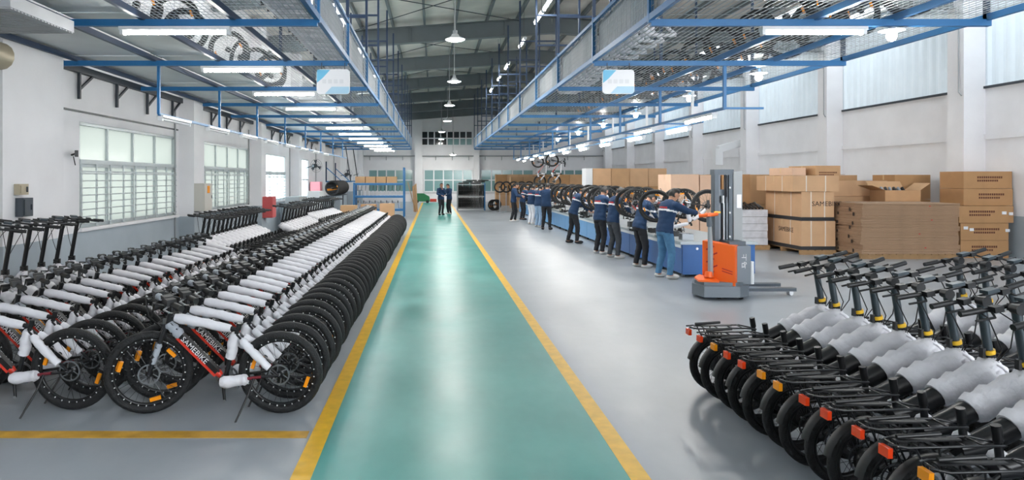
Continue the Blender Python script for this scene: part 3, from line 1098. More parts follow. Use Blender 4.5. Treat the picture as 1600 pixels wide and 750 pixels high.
def group_of(n, a, b, head, what, group, k=2):
    for i in range(n):
        t = i / max(1, n - 1)
        o = next_fold(k)
        lab = nth(i + 1) + what
        stand(o, a[0] + (b[0] - a[0]) * t, a[1] + (b[1] - a[1]) * t, head + RNG.uniform(-2, 2), 2, lab, group)


group_of(14, (-3.45, 13.0), (-3.45, 16.9), 180, ' black folding bicycle from the grey switch cabinet, in the group under the second window', 'folding bicycles under the second window')
group_of(9, (-2.93, 17.5), (-2.93, 20.8), 180, ' black folding bicycle in the short group beyond the second barred window', 'folding bicycles of the short middle group')
group_of(12, (-3.2, 22.6), (-2.95, 26.4), 180, ' black folding bicycle from the window end, in the group before the hanging wheels', 'folding bicycles before the hanging wheels')

# ------------------------------------------------------------------ people
def capsule(mb, a, b, ra, rb, n=12):
    a, b = Vector(a), Vector(b)
    d = (b - a).normalized()
    pts = [a - d * ra * 0.9, a - d * ra * 0.5, a, a.lerp(b, 0.35), a.lerp(b, 0.7), b, b + d * rb * 0.5, b + d * rb * 0.9]
    rs = [ra * 0.4, ra * 0.86, ra, ra + (rb - ra) * 0.25, ra + (rb - ra) * 0.65, rb, rb * 0.86, rb * 0.4]
    mb.tube(pts, rs, n)


def elbow_of(s, w, l1, l2, pole):
    s, w = Vector(s), Vector(w)
    d = w - s
    L = min(d.length, (l1 + l2) * 0.995)
    d.normalize()
    w = s + d * L
    a = (l1 * l1 - l2 * l2 + L * L) / (2 * L)
    h = math.sqrt(max(0.0, l1 * l1 - a * a))
    p = Vector(pole)
    p = (p - d * p.dot(d)).normalized()
    return s + d * a + p * h, w


def person(label, x, y, face, h=1.7, lean=8, bow=20, turn=0, hands=((0.45, 0.18, 1.05), (0.45, -0.18, 1.05)), feet=((0.0, 0.11), (0.0, -0.11)),
           top='navy_cloth', trousers='black_cloth', shoes='shoe_white', stripe=True, group=None, hair=True, held=None):
    """Stands at x, y facing FACE degrees. lean and bow are degrees forward of trunk and head; hands and feet in its own space."""
    k = h / 1.7
    q = Matrix.Rotation(rad(lean), 3, 'Y')
    pel = Vector((0, 0, 0.92))

    def T(p):
        return pel + q @ (Vector(p) - pel)
    src = MB()
    # trunk
    prof = [(0.80, 0.085, 0.14), (0.86, 0.112, 0.168), (0.94, 0.116, 0.172), (1.04, 0.102, 0.155), (1.14, 0.108, 0.160), (1.25, 0.12, 0.180), (1.33, 0.115, 0.192), (1.39, 0.098, 0.175), (1.43, 0.075, 0.12), (1.46, 0.058, 0.066)]
    n = 16
    vs = []
    for z, rx, ry in prof:
        for i in range(n):
            a = 2 * PI * i / n
            vs.append(T((rx * math.cos(a), ry * math.sin(a), z)))
    fs = [(i * n + j, i * n + (j + 1) % n, (i + 1) * n + (j + 1) % n, (i + 1) * n + j) for i in range(len(prof) - 1) for j in range(n)]
    fs += [tuple(reversed(range(n))), tuple(range((len(prof) - 1) * n, len(prof) * n))]
    src.add(vs, fs)
    # legs
    bones = []
    for s, (fx, fy) in zip((1, -1), feet):
        hip, ank = Vector((0.0, s * 0.088, 0.88)), Vector((fx - 0.02, fy, 0.085))
        kn, ank = elbow_of(hip, ank, 0.41, 0.40, (1, 0, 0.0))
        capsule(src, hip, kn, 0.088, 0.06)
        capsule(src, kn, ank, 0.06, 0.042)
        toe = ank + Vector((0.15, s * 0.03, -0.045))
        src.blob(ank + Vector((0.055, s * 0.012, -0.04)), (0.13, 0.046, 0.045), rot=Matrix.Rotation(s * 0.15, 3, 'Z'))
        bones += [('leg', hip, kn, 0.088), ('leg', kn, ank, 0.05), ('shoe', ank + Vector((-0.03, 0, -0.055)), toe, 0.05)]
    # arms
    fingers = MB()
    for s, hd in zip((1, -1), hands):
        sh = T((0.0, s * 0.175, 1.375))
        el, wr = elbow_of(sh, hd, 0.285, 0.25, (-0.3, s * 0.9, -0.6))
        capsule(src, sh, el, 0.056, 0.044)
        capsule(src, el, wr, 0.044, 0.03)
        d = (wr - el).normalized()
        side = d.cross(Vector((0, 0, 1))).normalized()
        up = side.cross(d)
        rot = Matrix((d, side, up)).transposed()
        src.blob(wr + d * 0.045, (0.055, 0.04, 0.02), rot=rot)
        bones += [('arm', sh, el, 0.056), ('arm', el, wr - d * 0.01, 0.04), ('hand', wr + d * 0.02, wr + d * 0.09, 0.03)]
        for i, (off, ln) in enumerate(((-0.03, 0.062), (-0.010, 0.074), (0.010, 0.07), (0.03, 0.055))):
            r0 = wr + d * 0.075 + side * off * 0.95
            d2 = (d * 0.8 - up * 0.6).normalized()
            d3 = (d * 0.2 - up * 0.95).normalized()
            p1 = r0 + d * ln * 0.45
            p2 = p1 + d2 * ln * 0.35
            fingers.tube([r0, p1, p2, p2 + d3 * ln * 0.3], [0.0095, 0.0088, 0.008, 0.006], 6)
        t0 = wr + d * 0.03 + side * (-s) * -0.03
        td = (d * 0.6 + side * s * 0.7 - up * 0.2).normalized()
        t0 = wr + d * 0.03 + side * s * 0.025
        fingers.tube([t0, t0 + td * 0.035, t0 + (td + d * 0.5).normalized() * 0.065], [0.012, 0.010, 0.007], 6)
    # neck and head
    nk = T((0.0, 0, 1.43))
    hq = q @ Matrix.Rotation(rad(turn), 3, 'Z') @ Matrix.Rotation(rad(bow), 3, 'Y')
    hc = nk + hq @ Vector((0.02, 0, 0.165))

    def H(p):
        return hc + hq @ Vector(p)
    capsule(src, nk - Vector((0, 0, 0.03)), H((-0.015, 0, -0.06)), 0.058, 0.052)
    src.blob(hc, (0.098, 0.078, 0.118), 14, 10, hq)
    src.blob(H((0.03, 0, -0.065)), (0.06, 0.055, 0.055), 10, 7, hq)
    src.blob(H((0.1, 0, -0.015)), (0.02, 0.014, 0.026), 8, 6, hq)
    src.blob(H((0.088, 0, 0.028)), (0.014, 0.05, 0.012), 8, 6, hq)
    for s in (-1, 1):
        src.blob(H((-0.005, s * 0.079, -0.005)), (0.02, 0.011, 0.032), 8, 6, hq)
    bones += [('head', nk + Vector((0, 0, 0.04)), hc, 0.06), ('head', H((0, 0, -0.02)), H((0, 0, 0.05)), 0.09)]
    bones += [('trunk', T((0, -0.09, 0.93)), T((0, -0.12, 1.33)), 0.09), ('trunk', T((0, 0.09, 0.93)), T((0, 0.12, 1.33)), 0.09), ('trunk', T((0, 0, 0.95)), T((0, 0, 1.41)), 0.09)]
    # one continuous skin over it all
    me = bpy.data.meshes.new('body')
    me.from_pydata(src.v, [], src.f)
    tmp = bpy.data.objects.new('body', me)
    COL.objects.link(tmp)
    md = tmp.modifiers.new('skin', 'REMESH')
    md.mode = 'VOXEL'
    md.voxel_size = 0.0135
    sm = tmp.modifiers.new('smooth', 'SMOOTH')
    sm.iterations = 3
    sm.factor = 0.5
    bpy.context.view_layer.update()
    ev = tmp.evaluated_get(bpy.context.evaluated_depsgraph_get())
    em = ev.to_mesh()
    nv, npol = len(em.vertices), len(em.polygons)
    co = np.empty(nv * 3, dtype=np.float64)
    em.vertices.foreach_get('co', co)
    co = co.reshape(-1, 3)
    no = np.empty(nv * 3, dtype=np.float64)
    em.vertices.foreach_get('normal', no)
    no = no.reshape(-1, 3)
    polys = [tuple(p.vertices) for p in em.polygons]
    ev.to_mesh_clear()
    bpy.data.objects.remove(tmp)
    # which bone is each point nearest to
    best = np.full(nv, 1e9)
    kind = np.zeros(nv, dtype=int)
    kinds = ['leg', 'shoe', 'arm', 'hand', 'head', 'trunk']
    for nm, a, b, r in bones:
        a, b = np.array(a), np.array(b)
        ab = b - a
        t = np.clip(((co - a) @ ab) / (ab @ ab), 0, 1)
        dist = np.linalg.norm(co - (a + t[:, None] * ab), axis=1) - r
        m = dist < best
        best[m] = dist[m]
        kind[m] = kinds.index(nm)
    trunk_z = ((co - np.array(pel)) @ np.array(q)) [:, 2] + pel.z   # height along the leaning trunk
    root = empty('person', (x, y, 0), rad(face))
    root.scale = (k, k, k)
    tag(root, label, 'person', group)
    body = MB()
    body.v = [tuple(p) for p in co]
    body.f = list(polys)
    body.s = [True] * len(polys)
    body.add(fingers.v, fingers.f, True)
    body.build('body', 'skin', root)
    wob = np.array([math.sin(p[2] * 46 + p[1] * 17) * math.sin(p[0] * 31 + p[2] * 13) for p in co]) * 0.004

    def garment(name, pick, off, m, parent, thick=True):
        keep = [f for f in polys if all(pick[i] for i in f)]
        if not keep:
            return None
        ids = sorted({i for f in keep for i in f})
        ix = {i: j for j, i in enumerate(ids)}
        g = MB()
        g.add(co[ids] + no[ids] * (off + wob[ids][:, None]), [tuple(ix[i] for i in f) for f in keep], True)
        o = g.build(name, m, parent)
        return o
    K = kinds.index
    is_top = ((kind == K('trunk')) | (kind == K('arm')) | ((kind == K('leg')) & (trunk_z > 0.84) & (co[:, 2] > 0.78)))
    jk = garment('jacket', is_top & ~((kind == K('trunk')) & (trunk_z > 1.47)), 0.018, top, root)
    garment('trousers', ((kind == K('leg')) & (co[:, 2] > 0.07)) | ((kind == K('trunk')) & (trunk_z < 0.97)), 0.012, trousers, root)
    garment('shoe', (kind == K('shoe')) & (co[:, 1] > (feet[0][1] + feet[1][1]) / 2), 0.010, shoes, root)
    garment('shoe', (kind == K('shoe')) & (co[:, 1] <= (feet[0][1] + feet[1][1]) / 2), 0.010, shoes, root)
    if stripe and jk is not None:
        tr = (kind == K('trunk')) | ((kind == K('arm')) & (np.abs(trunk_z - 1.29) < 0.1))
        lx = ((co - np.array(pel)) @ np.array(q))[:, 0]
        garment('white_stripe', tr & (trunk_z > 1.235) & (trunk_z < 1.282), 0.022, 'white_cloth', jk)
        garment('red_stripe', tr & (trunk_z > 1.275) & (trunk_z < 1.322) & (lx < 0.02) & (np.abs(co[:, 1]) < 0.11), 0.022, 'stripe_red', jk)
    hl = (co - np.array(hc)) @ np.array(hq)
    is_head = kind == K('head')
    garment('hair', is_head & ((hl[:, 2] > 0.055) | ((hl[:, 0] < 0.0) & (hl[:, 2] > -0.065) & (np.abs(hl[:, 1]) < 0.079)) | ((hl[:, 0] < 0.045) & (hl[:, 2] > 0.02))) & (hl[:, 2] > -0.075), 0.013, 'hair_black', root)
    for s in (-1, 1):
        MB().blob(H((0.087, s * 0.03, 0.012)), (0.008, 0.013, 0.007), 8, 5, hq).build('eye', 'eye_dark', root)
    MB().blob(H((0.086, 0, -0.062)), (0.008, 0.022, 0.006), 8, 5, hq).build('mouth', 'lip', root)
    return root


workers = 'people at the assembly bench'
person('person in navy jacket and blue jeans reaching over the bench end beside the pallet truck', 4.42, 13.05, 18, 1.74, 13, 14, -8,
       ((0.58, 0.22, 1.28), (0.60, -0.12, 1.22)), ((0.0, 0.17), (0.02, -0.15)), 'navy_cloth', 'denim', 'shoe_white', True, workers)
person('person in navy jacket and black trousers behind the upended wheel, second from the bench end', 4.42, 14.65, 12, 1.68, 17, 38, 0,
       ((0.45, 0.2, 1.0), (0.45, -0.2, 1.0)), ((0.0, 0.12), (0.05, -0.16)), 'navy_cloth', 'black_cloth', 'shoe_white', True, workers)
person('person in navy jacket and grey trousers bending over the bench, its third from the truck', 4.3, 16.35, 14, 1.72, 10, 24, -10,
       ((0.48, 0.2, 1.05), (0.46, -0.2, 1.05)), ((0.0, 0.13), (0.05, -0.17)), 'navy_cloth', 'grey_cloth', 'shoe_white', True, workers)
person('person in navy jacket and black trousers close behind the colleague in grey trousers', 4.2, 17.25, 25, 1.72, 8, 22, 10,
       ((0.45, 0.2, 1.08), (0.44, -0.15, 1.05)), ((0.0, 0.12), (0.0, -0.12)), 'navy_cloth', 'black_cloth', 'shoe_white', True, workers)
person('person in navy jacket, black trousers and black shoes leaning deep into the bench', 4.12, 20.1, 5, 1.72, 20, 30, 0,
       ((0.5, 0.16, 0.95), (0.5, -0.16, 0.95)), ((-0.1, 0.14), (0.08, -0.16)), 'navy_cloth', 'black_cloth', 'shoe_black', True, workers)
person('person in navy jacket and dark trousers under the yellow-tagged wheels', 4.2, 25.4, 60, 1.74, 6, 22, 0,
       ((0.42, 0.18, 1.0), (0.42, -0.18, 1.0)), ((0.0, 0.13), (0.03, -0.13)), 'navy_cloth', 'black_cloth', 'shoe_black', False, workers)
person('person in navy jacket and pale jeans next to the white trousers', 4.1, 26.7, 30, 1.66, 8, 20, 0,
       ((0.42, 0.18, 1.0), (0.42, -0.18, 1.0)), ((0.0, 0.1), (0.0, -0.1)), 'navy_cloth', 'pale_denim', 'shoe_white', True, workers)
person('person in navy jacket and white trousers at the bench', 4.05, 28.3, 35, 1.66, 8, 18, 10,
       ((0.42, 0.18, 1.02), (0.42, -0.18, 1.02)), ((0.0, 0.1), (0.0, -0.1)), 'navy_cloth', 'white_cloth', 'shoe_white', True, workers)
person('person in navy jacket bending over the bench, second from its far end', 4.1, 31.4, 20, 1.62, 18, 25, 0,
       ((0.42, 0.18, 0.98), (0.42, -0.18, 0.98)), ((0.0, 0.13), (0.0, -0.13)), 'navy_cloth', 'black_cloth', 'shoe_black', True, workers)
person('person in blue jacket standing sideways at the far end of the bench', 3.55, 30.2, -10, 1.72, 4, 22, 0,
       ((0.36, 0.14, 1.12), (0.36, -0.14, 1.08)), ((0.08, 0.1), (-0.08, -0.1)), 'navy_cloth', 'black_cloth', 'shoe_white', False, workers)
person('person in dark blue jacket with a hand at the chin, talking in the aisle', 0.40, 35.6, -60, 1.66, 2, 6, 0,
       ((0.16, 0.02, 1.36), (0.3, -0.14, 1.05)), ((0.0, 0.1), (0.02, -0.1)), 'navy_cloth', 'black_cloth', 'shoe_black', False, 'two people talking in the aisle')
person('person in dark blue jacket holding a sheet, talking beside the wheel rack', 0.86, 36.4, 215, 1.62, 4, 14, 0,
       ((0.32, 0.1, 1.06), (0.32, -0.1, 1.06)), ((0.0, 0.1), (0.02, -0.1)), 'navy_cloth', 'black_cloth', 'shoe_white', False, 'two people talking in the aisle')
tag(MB().box((0.5, 36.15, 1.08), (0.21, 0.297, 0.004), Matrix.Rotation(0.35, 3, 'Y')).build('paper_sheet', 'sign_white'), 'white paper sheet held between the two people in the aisle', 'paper')

# ------------------------------------------------------------------ assembly bench and the bicycles turned over on it
BX0, BX1, BYA, BYB, BH = 4.78, 6.2, 13.15, 38.0, 0.68
bench = empty('assembly_bench', (BX0, BYA, 0))
tag(bench, 'long assembly bench with blue skirt panels and a grey top', 'bench')
MB().span((-0.03, -0.03, BH - 0.05), (BX1 - BX0 + 0.03, BYB - BYA, BH)).build('bench_top', 'bench_top', bench)
yy = 0.0
i = 0
while yy < BYB - BYA - 0.1:
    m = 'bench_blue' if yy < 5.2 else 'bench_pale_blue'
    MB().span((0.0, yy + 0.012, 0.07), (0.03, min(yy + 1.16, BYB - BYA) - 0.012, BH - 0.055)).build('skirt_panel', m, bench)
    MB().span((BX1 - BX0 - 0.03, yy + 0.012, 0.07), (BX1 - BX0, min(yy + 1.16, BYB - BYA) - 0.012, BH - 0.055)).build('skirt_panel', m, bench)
    MB().bar((0.04, yy + 0.03, 0), (0.04, yy + 0.03, BH - 0.05), 0.05, 0.05, (0, 1, 0)).build('leg', 'dark_steel', bench)
    MB().bar((BX1 - BX0 - 0.06, yy + 0.03, 0), (BX1 - BX0 - 0.06, yy + 0.03, BH - 0.05), 0.05, 0.05, (0, 1, 0)).build('leg', 'dark_steel', bench)
    yy += 1.16
ep = MB().span((0.02, 0.0, 0.05), (BX1 - BX0 - 0.02, 0.025, BH - 0.055)).build('end_panel', 'bench_blue', bench)
MB().tube([(0.3, -0.012, 0.55), (0.3, 0.004, 0.55)], 0.025, 10).build('lock', 'steel', ep)
MB().span((-0.012, 0.02, BH - 0.12), (0.0, BYB - BYA - 0.02, BH - 0.06)).build('edge_strip', 'white_plastic', bench)
outl = MB().box((-0.03, 2.1, 0.42), (0.05, 0.1, 0.14)).build('socket_box', 'white_plastic', bench)
MB().tube([(-0.04, 2.1, 0.36), (-0.05, 2.12, 0.2), (-0.08, 2.2, 0.02)], 0.014, 6).build('cable', 'white_plastic', outl)

ys = [13.9, 15.2, 15.65, 17.85, 18.6, 19.3, 20.9, 21.7, 22.6, 23.6, 24.5, 26.1, 27.4, 29.3, 30.2, 32.2, 33.1, 34.2, 35.4, 36.6]
for i, yv in enumerate(ys):
    o = dup(MTB)
    flip = -1 if i % 2 == 0 else 1
    # wheels up: half a turn about its long axis, handlebar resting on the bench top
    x0 = 5.58 if flip < 0 else 4.50
    m = Matrix.Translation((x0, yv, BH + 1.004)) @ Matrix.Rotation(rad(180 if flip < 0 else 0) + RNG.uniform(-0.12, 0.12), 4, 'Z') @ Matrix.Rotation(PI, 4, 'X') @ Matrix.Translation((0, 0, -0.0))
    o.matrix_world = m
    tag(o, nth(i + 1) + ' mountain bike turned wheels-up on the blue bench, counted from the pallet truck end', 'bicycle', 'bicycles upside down on the bench')
for i in range(26):
    yv = 13.6 + i * 0.92
    t = MB()
    w, d, h = RNG.uniform(0.2, 0.34), RNG.uniform(0.15, 0.26), RNG.uniform(0.06, 0.16)
    t.span((-w / 2, -d / 2, 0), (w / 2, d / 2, 0.008))
    for s in (-1, 1):
        t.span((-w / 2, s * d / 2 - 0.005, 0), (w / 2, s * d / 2 + 0.005, h)).span((s * w / 2 - 0.005, -d / 2, 0), (s * w / 2 + 0.005, d / 2, h))
    o = t.build('parts_tray', RNG.choice(['grey_alloy', 'white_plastic', 'black_plastic', 'cabinet_beige']), None, (5.02 + RNG.uniform(-0.04, 0.1), yv, BH))
    tag(o, nth(i + 1) + ' small open parts tray on the bench edge, counted from the pallet truck end', 'tray', 'parts trays on the bench')
    for j in range(3):
        MB().blob((RNG.uniform(-w, w) * 0.25, RNG.uniform(-d, d) * 0.25, h * 0.5), (w * 0.18, d * 0.16, h * 0.5), 6, 4).build('wrapped_part', RNG.choice(['foam_white', 'foam_grey']), o)

# two bicycles hoisted by one wheel over the far bench
for i, (bx, by, bz) in enumerate(((6.0, 33.86, 1.75), (5.75, 36.86, 1.75))):
    o = dup(MTB)
    o.matrix_world = Matrix.Translation((bx, by, bz)) @ Matrix.Rotation(rad(165), 4, 'Z') @ Matrix.Rotation(rad(-84), 4, 'Y') @ Matrix.Translation((0, 0, -0.34))
    tag(o, ('mountain bike hanging nose-up from the hoist rail over the bench' if i == 0 else 'mountain bike hanging nose-up beyond the other hoisted bike'), 'bicycle', 'bicycles on the hoist')
    top = Matrix(o.matrix_world) @ Vector((1.06, 0, 0.34))
    h = empty('hoist_hook', (top.x, top.y, top.z + 0.335))
    tag(h, 'steel hook and rod carrying the ' + ('first' if i == 0 else 'second') + ' hoisted bicycle', 'hook')
    MB().tube([(0, 0, 0.02), (0, 0, MZ - 0.03 - top.z - 0.335)], 0.012, 6).build('rod', 'steel', h)
    MB().tube([(0, 0, 0.03), (0.03, 0, -0.0), (0.03, 0, -0.04), (0, 0, -0.055), (-0.03, 0, -0.04)], 0.01, 6).build('hook', 'steel', h)

# ------------------------------------------------------------------ pallet truck
tk = empty('pallet_truck', (4.52, 11.3, 0), rad(0))
tk.scale = (0.72, 0.9, 1.0)
tag(tk, 'grey electric pallet stacker with a tall mast and an orange battery cover', 'truck')
# local: x to the right, y away
ch = MB()
ch.plate([(-0.42, -0.75, 0.05), (0.34, -0.78, 0.05), (0.62, -0.62, 0.05), (0.62, 0.25, 0.05), (-0.15, 0.3, 0.05), (-0.5, -0.35, 0.05)], (0, 0, 0.17))
ch.plate([(-0.36, -0.62, 0.22), (0.3, -0.70, 0.22), (0.58, -0.58, 0.22), (0.58, 0.22, 0.22), (-0.1, 0.25, 0.22), (-0.42, -0.3, 0.22)], (0, 0, 0.05))
ch.build('chassis', 'truck_grey', tk)
st = MB()
st.plate([(-0.48, -0.60, 0.275), (-0.08, -0.72, 0.275), (0.0, -0.5, 0.275), (-0.3, -0.28, 0.33), (-0.46, -0.38, 0.30)], (0, 0, 0.025))
st.build('foot_plate', 'truck_orange', tk)
cv = MB().plate([(-0.24, -0.3, 0.30), (0.26, -0.72, 0.2), (0.26, -0.72, 0.84), (-0.24, -0.3, 0.90)], (0.2, 0.2, 0.0)).build('battery_cover', 'truck_orange', tk)
for j in range(5):
    t = j / 4
    MB().bar((-0.18 + 0.05 * (j % 2), -0.356 - 0.042 * (j % 2), 0.36 + 0.1 * j), (-0.06 + 0.05 * (j % 2), -0.457 - 0.042 * (j % 2), 0.42 + 0.1 * j), 0.012, 0.022).build('vent_slot', 'stripe_red', cv)
for z in (0.42, 0.46):
    MB().bar((0.06, -0.557, z + 0.02), (0.22, -0.692, z - 0.02), 0.01, 0.012).build('seam', 'stripe_red', cv)
bd = MB().span((0.36, -0.62, 0.24), (0.66, 0.1, 0.84)).build('drive_housing', 'truck_grey', tk)
MB().span((0.26, -0.5, 0.84), (0.62, 0.08, 0.9)).build('housing_lid', 'truck_dark', tk)
mk = text_mesh('马上', 0.12, 'letter_white', 0.002, 'CENTER')
o = put('lettering', mk, bd)
o.matrix_local = basis((0, 0, 1), (-1, 0, 0), (0.52, -0.623, 0.6))
ma = MB()
for xx in (0.18, 0.50):
    ma.span((xx - 0.045, -0.12, 0.25), (xx + 0.045, 0.06, 2.02))
ma.span((0.13, -0.06, 0.25), (0.55, -0.03, 1.72))
ma.build('mast', 'truck_dark', tk)
im = MB()
for xx in (0.25, 0.43):
    im.span((xx - 0.022, -0.09, 0.3), (xx + 0.022, 0.02, 1.98))
im.build('inner_mast', 'truck_grey', tk)
MB().span((0.12, -0.13, 1.96), (0.56, 0.07, 2.05)).build('mast_head', 'truck_dark', tk)
MB().span((0.545, -0.15, 0.3), (0.74, 0.02, 2.02)).build('mast_guard', 'cabinet_grey', tk)
for z in (0.95, 1.34, 1.75):
    MB().tube([(0.47, -0.135, z), (0.47, -0.118, z)], 0.018, 10).build('bolt', 'white_plastic', tk)
MB().tube([(0.34, -0.1, 0.9), (0.34, -0.1, 1.6)], 0.028, 10).build('lift_cylinder', 'steel', tk)
ln = MB().tube([(0.3, -0.14, 1.5), (0.3, -0.14, 1.62)], 0.04, 10).build('chain_pulley', 'steel', tk)
for s in (0.36, 0.41):
    MB().tube([(s, -0.1, 1.6), (s, -0.1, 1.95), (s + 0.03, -0.08, 1.95), (s + 0.03, -0.08, 1.5)], 0.012, 6).build('hose', 'strap_black', tk)
MB().box((0.66, -0.16, 1.53), (0.1, 0.012, 0.22)).build('notice', 'sign_white', tk)
MB().tube([(-0.12, -0.42, 0.34), (-0.12, -0.42, 0.72), (-0.15, -0.44, 1.2)], [0.055, 0.055, 0.04], 10).build('tiller_post', 'cabinet_grey', tk)
ti = MB().tube([(-0.15, -0.44, 1.15), (-0.19, -0.48, 1.3)], [0.06, 0.05], 10).build('tiller_neck', 'truck_grey', tk)
hd = MB().tube([(-0.36, -0.4, 1.3), (-0.26, -0.52, 1.32), (-0.1, -0.54, 1.33), (0.04, -0.4, 1.33)], 0.028, 8)
hd.build('tiller_handle', 'truck_orange', ti)
MB().box((-0.18, -0.5, 1.33), (0.14, 0.1, 0.05)).build('control_head', 'truck_orange', ti)
MB().box((0.05, -0.38, 1.36), (0.14, 0.03, 0.03)).build('lever', 'collar_yellow', ti)
MB().tube([(-0.2, -0.5, 0.34), (-0.2, -0.5, 0.42)], [0.09, 0.07], 12).build('stop_button', 'truck_orange', tk)
for s in (-0.28, 0.28):
    pr = MB().plate([(0.72, s - 0.08 + 0.1, 0.07), (1.9, s - 0.08 + 0.1, 0.07), (1.95, s + 0.1, 0.07), (1.9, s + 0.18, 0.07), (0.72, s + 0.18, 0.07)], (0, 0, 0.05)).build('fork_arm', 'truck_dark', tk)
    MB().tube([(1.8, s + 0.04, 0.045), (1.8, s + 0.16, 0.045)], 0.045, 12).build('load_wheel', 'white_plastic', pr)
MB().span((0.66, -0.26, 0.06), (0.76, 0.36, 0.6)).build('fork_carriage', 'truck_dark', tk)
MB().tube([(0.86, -0.3, 0.2), (0.86, -0.3, 0.56)], 0.05, 10).build('white_roll', 'white_plastic', tk)
for xx, yv in ((0.0, -0.55), (0.45, -0.6), (0.45, 0.1)):
    MB().tube([(xx - 0.03, yv, 0.06), (xx + 0.03, yv, 0.06)], 0.06, 12).build('wheel', 'black_plastic', tk)

# ------------------------------------------------------------------ cartons
def carton(label, x0, x1, y0, y1, z0, z1, m, group=None, rz=0.0, marks=None, tape=True, straps=0, band=False, words=None, lid=None):
    """A closed carton between the corners; its near face looks toward -y."""
    cx, cy = (x0 + x1) / 2, (y0 + y1) / 2
    w, d, h = x1 - x0, y1 - y0, z1 - z0
    o = empty('carton', (cx, cy, z0), rad(rz))
    tag(o, label, 'box', group)
    MB().span((-w / 2, -d / 2, 0.002), (w / 2, d / 2, h - 0.006)).build('carton_body', m, o)
    # the two top flaps meet in a seam
    for s in (-1, 1):
        MB().span((-w / 2, s * d / 2, h - 0.006), (w / 2, s * 0.004, h)).build('flap', m, o)
    if tape:
        MB().span((-w / 2 - 0.002, -0.03, h - 0.14), (w / 2 + 0.002, 0.03, h + 0.002)).build('tape', 'tape_tan', o)
    if straps:
        for j in range(straps):
            xx = -w / 2 + w * (j + 0.7) / (straps + 0.4)
            MB().span((xx - 0.014, -d / 2 - 0.004, 0), (xx + 0.014, d / 2 + 0.004, h + 0.004)).build('strap', 'strap_white', o)
            y2 = -d / 2 + d * (j + 0.6) / (straps + 0.2)
            MB().span((-w / 2 - 0.004, y2 - 0.014, 0), (w / 2 + 0.004, y2 + 0.014, h + 0.004)).build('strap', 'strap_white', o)
    if band:
        MB().span((-w / 2 - 0.006, -d / 2 - 0.006, 0.0), (w / 2 + 0.006, d / 2 + 0.006, 0.09)).build('black_band', 'strap_black', o)
    if marks:
        mx, mz, mw, mh = marks
        pm = MB()
        n = 12
        for row, (zz, sc, cnt) in enumerate(((mz, 1.0, n), (mz - mh * 1.6, 0.9, n - 2))):
            for j in range(cnt):
                a = mx - mw / 2 + mw * (j + 0.1) / n
                pm.span((a, -d / 2 - 0.003, zz - mh * sc / 2), (a + mw / n * 0.72, -d / 2, zz + mh * sc / 2))
        pm.build('print', 'print_brown', o)
    if words:
        for body, size, face, px, pz in words:
            t = put('print', text_mesh(body, size, 'print_dark', 0.001, 'CENTER'), o)
            t.matrix_local = basis((1, 0, 0), (0, 0, 1), (px, -d / 2 - 0.003, pz)) if face == 'front' else basis((0, -1, 0), (0, 0, 1), (-w / 2 - 0.003, px, pz))
    return o


def pallet(label, x0, x1, y0, y1):
    o = empty('pallet', ((x0 + x1) / 2, (y0 + y1) / 2, 0))
    tag(o, label, 'pallet')
    w, d = x1 - x0, y1 - y0
    n = max(4, int(w / 0.16))
    for j in range(n):
        a = -w / 2 + w * j / n
        MB().span((a + 0.01, -d / 2, 0.1), (a + w / n - 0.01, d / 2, 0.12)).build('board', 'pallet_wood', o)
    for k in range(3):
        b = -d / 2 + 0.05 + (d - 0.1) * k / 2
        MB().span((-w / 2, b - 0.04, 0.0), (w / 2, b + 0.04, 0.1)).build('bearer', 'pallet_wood', o)
    return o


# the strapped stack nearest the pallet truck
pallet('wooden pallet under the strapped cartons', 9.15, 10.04, 17.0, 18.95)
G1 = 'strapped cartons on the pallet'
carton('lowest big carton of the strapped stack, on the wooden pallet', 9.17, 10.02, 17.02, 18.9, 0.12, 0.84, 'card_b', G1, straps=2, band=True, words=[('SAMEBIKE', 0.17, 'side', -0.2, 0.46)])
carton('big carton with a black band, in the middle of the strapped stack', 9.19, 10.0, 17.04, 18.88, 0.845, 1.57, 'card_b', G1, straps=2, band=True, words=[('SAMEBIKE', 0.17, 'front', 0.22, 0.42)])
carton('low wide carton resting on the two banded cartons', 8.95, 10.1, 17.0, 18.9, 1.575, 1.97, 'card_b', G1, straps=2)
carton('narrow pale carton on top of the strapped stack', 9.25, 9.6, 17.6, 18.8, 1.985, 2.18, 'card_pink', G1)
carton('skewed carton with a printed side on top of the strapped stack', 9.72, 10.4, 17.5, 18.6, 1.985, 2.23, 'card_a', G1, 6, marks=(0.0, 0.07, 0.5, 0.035))
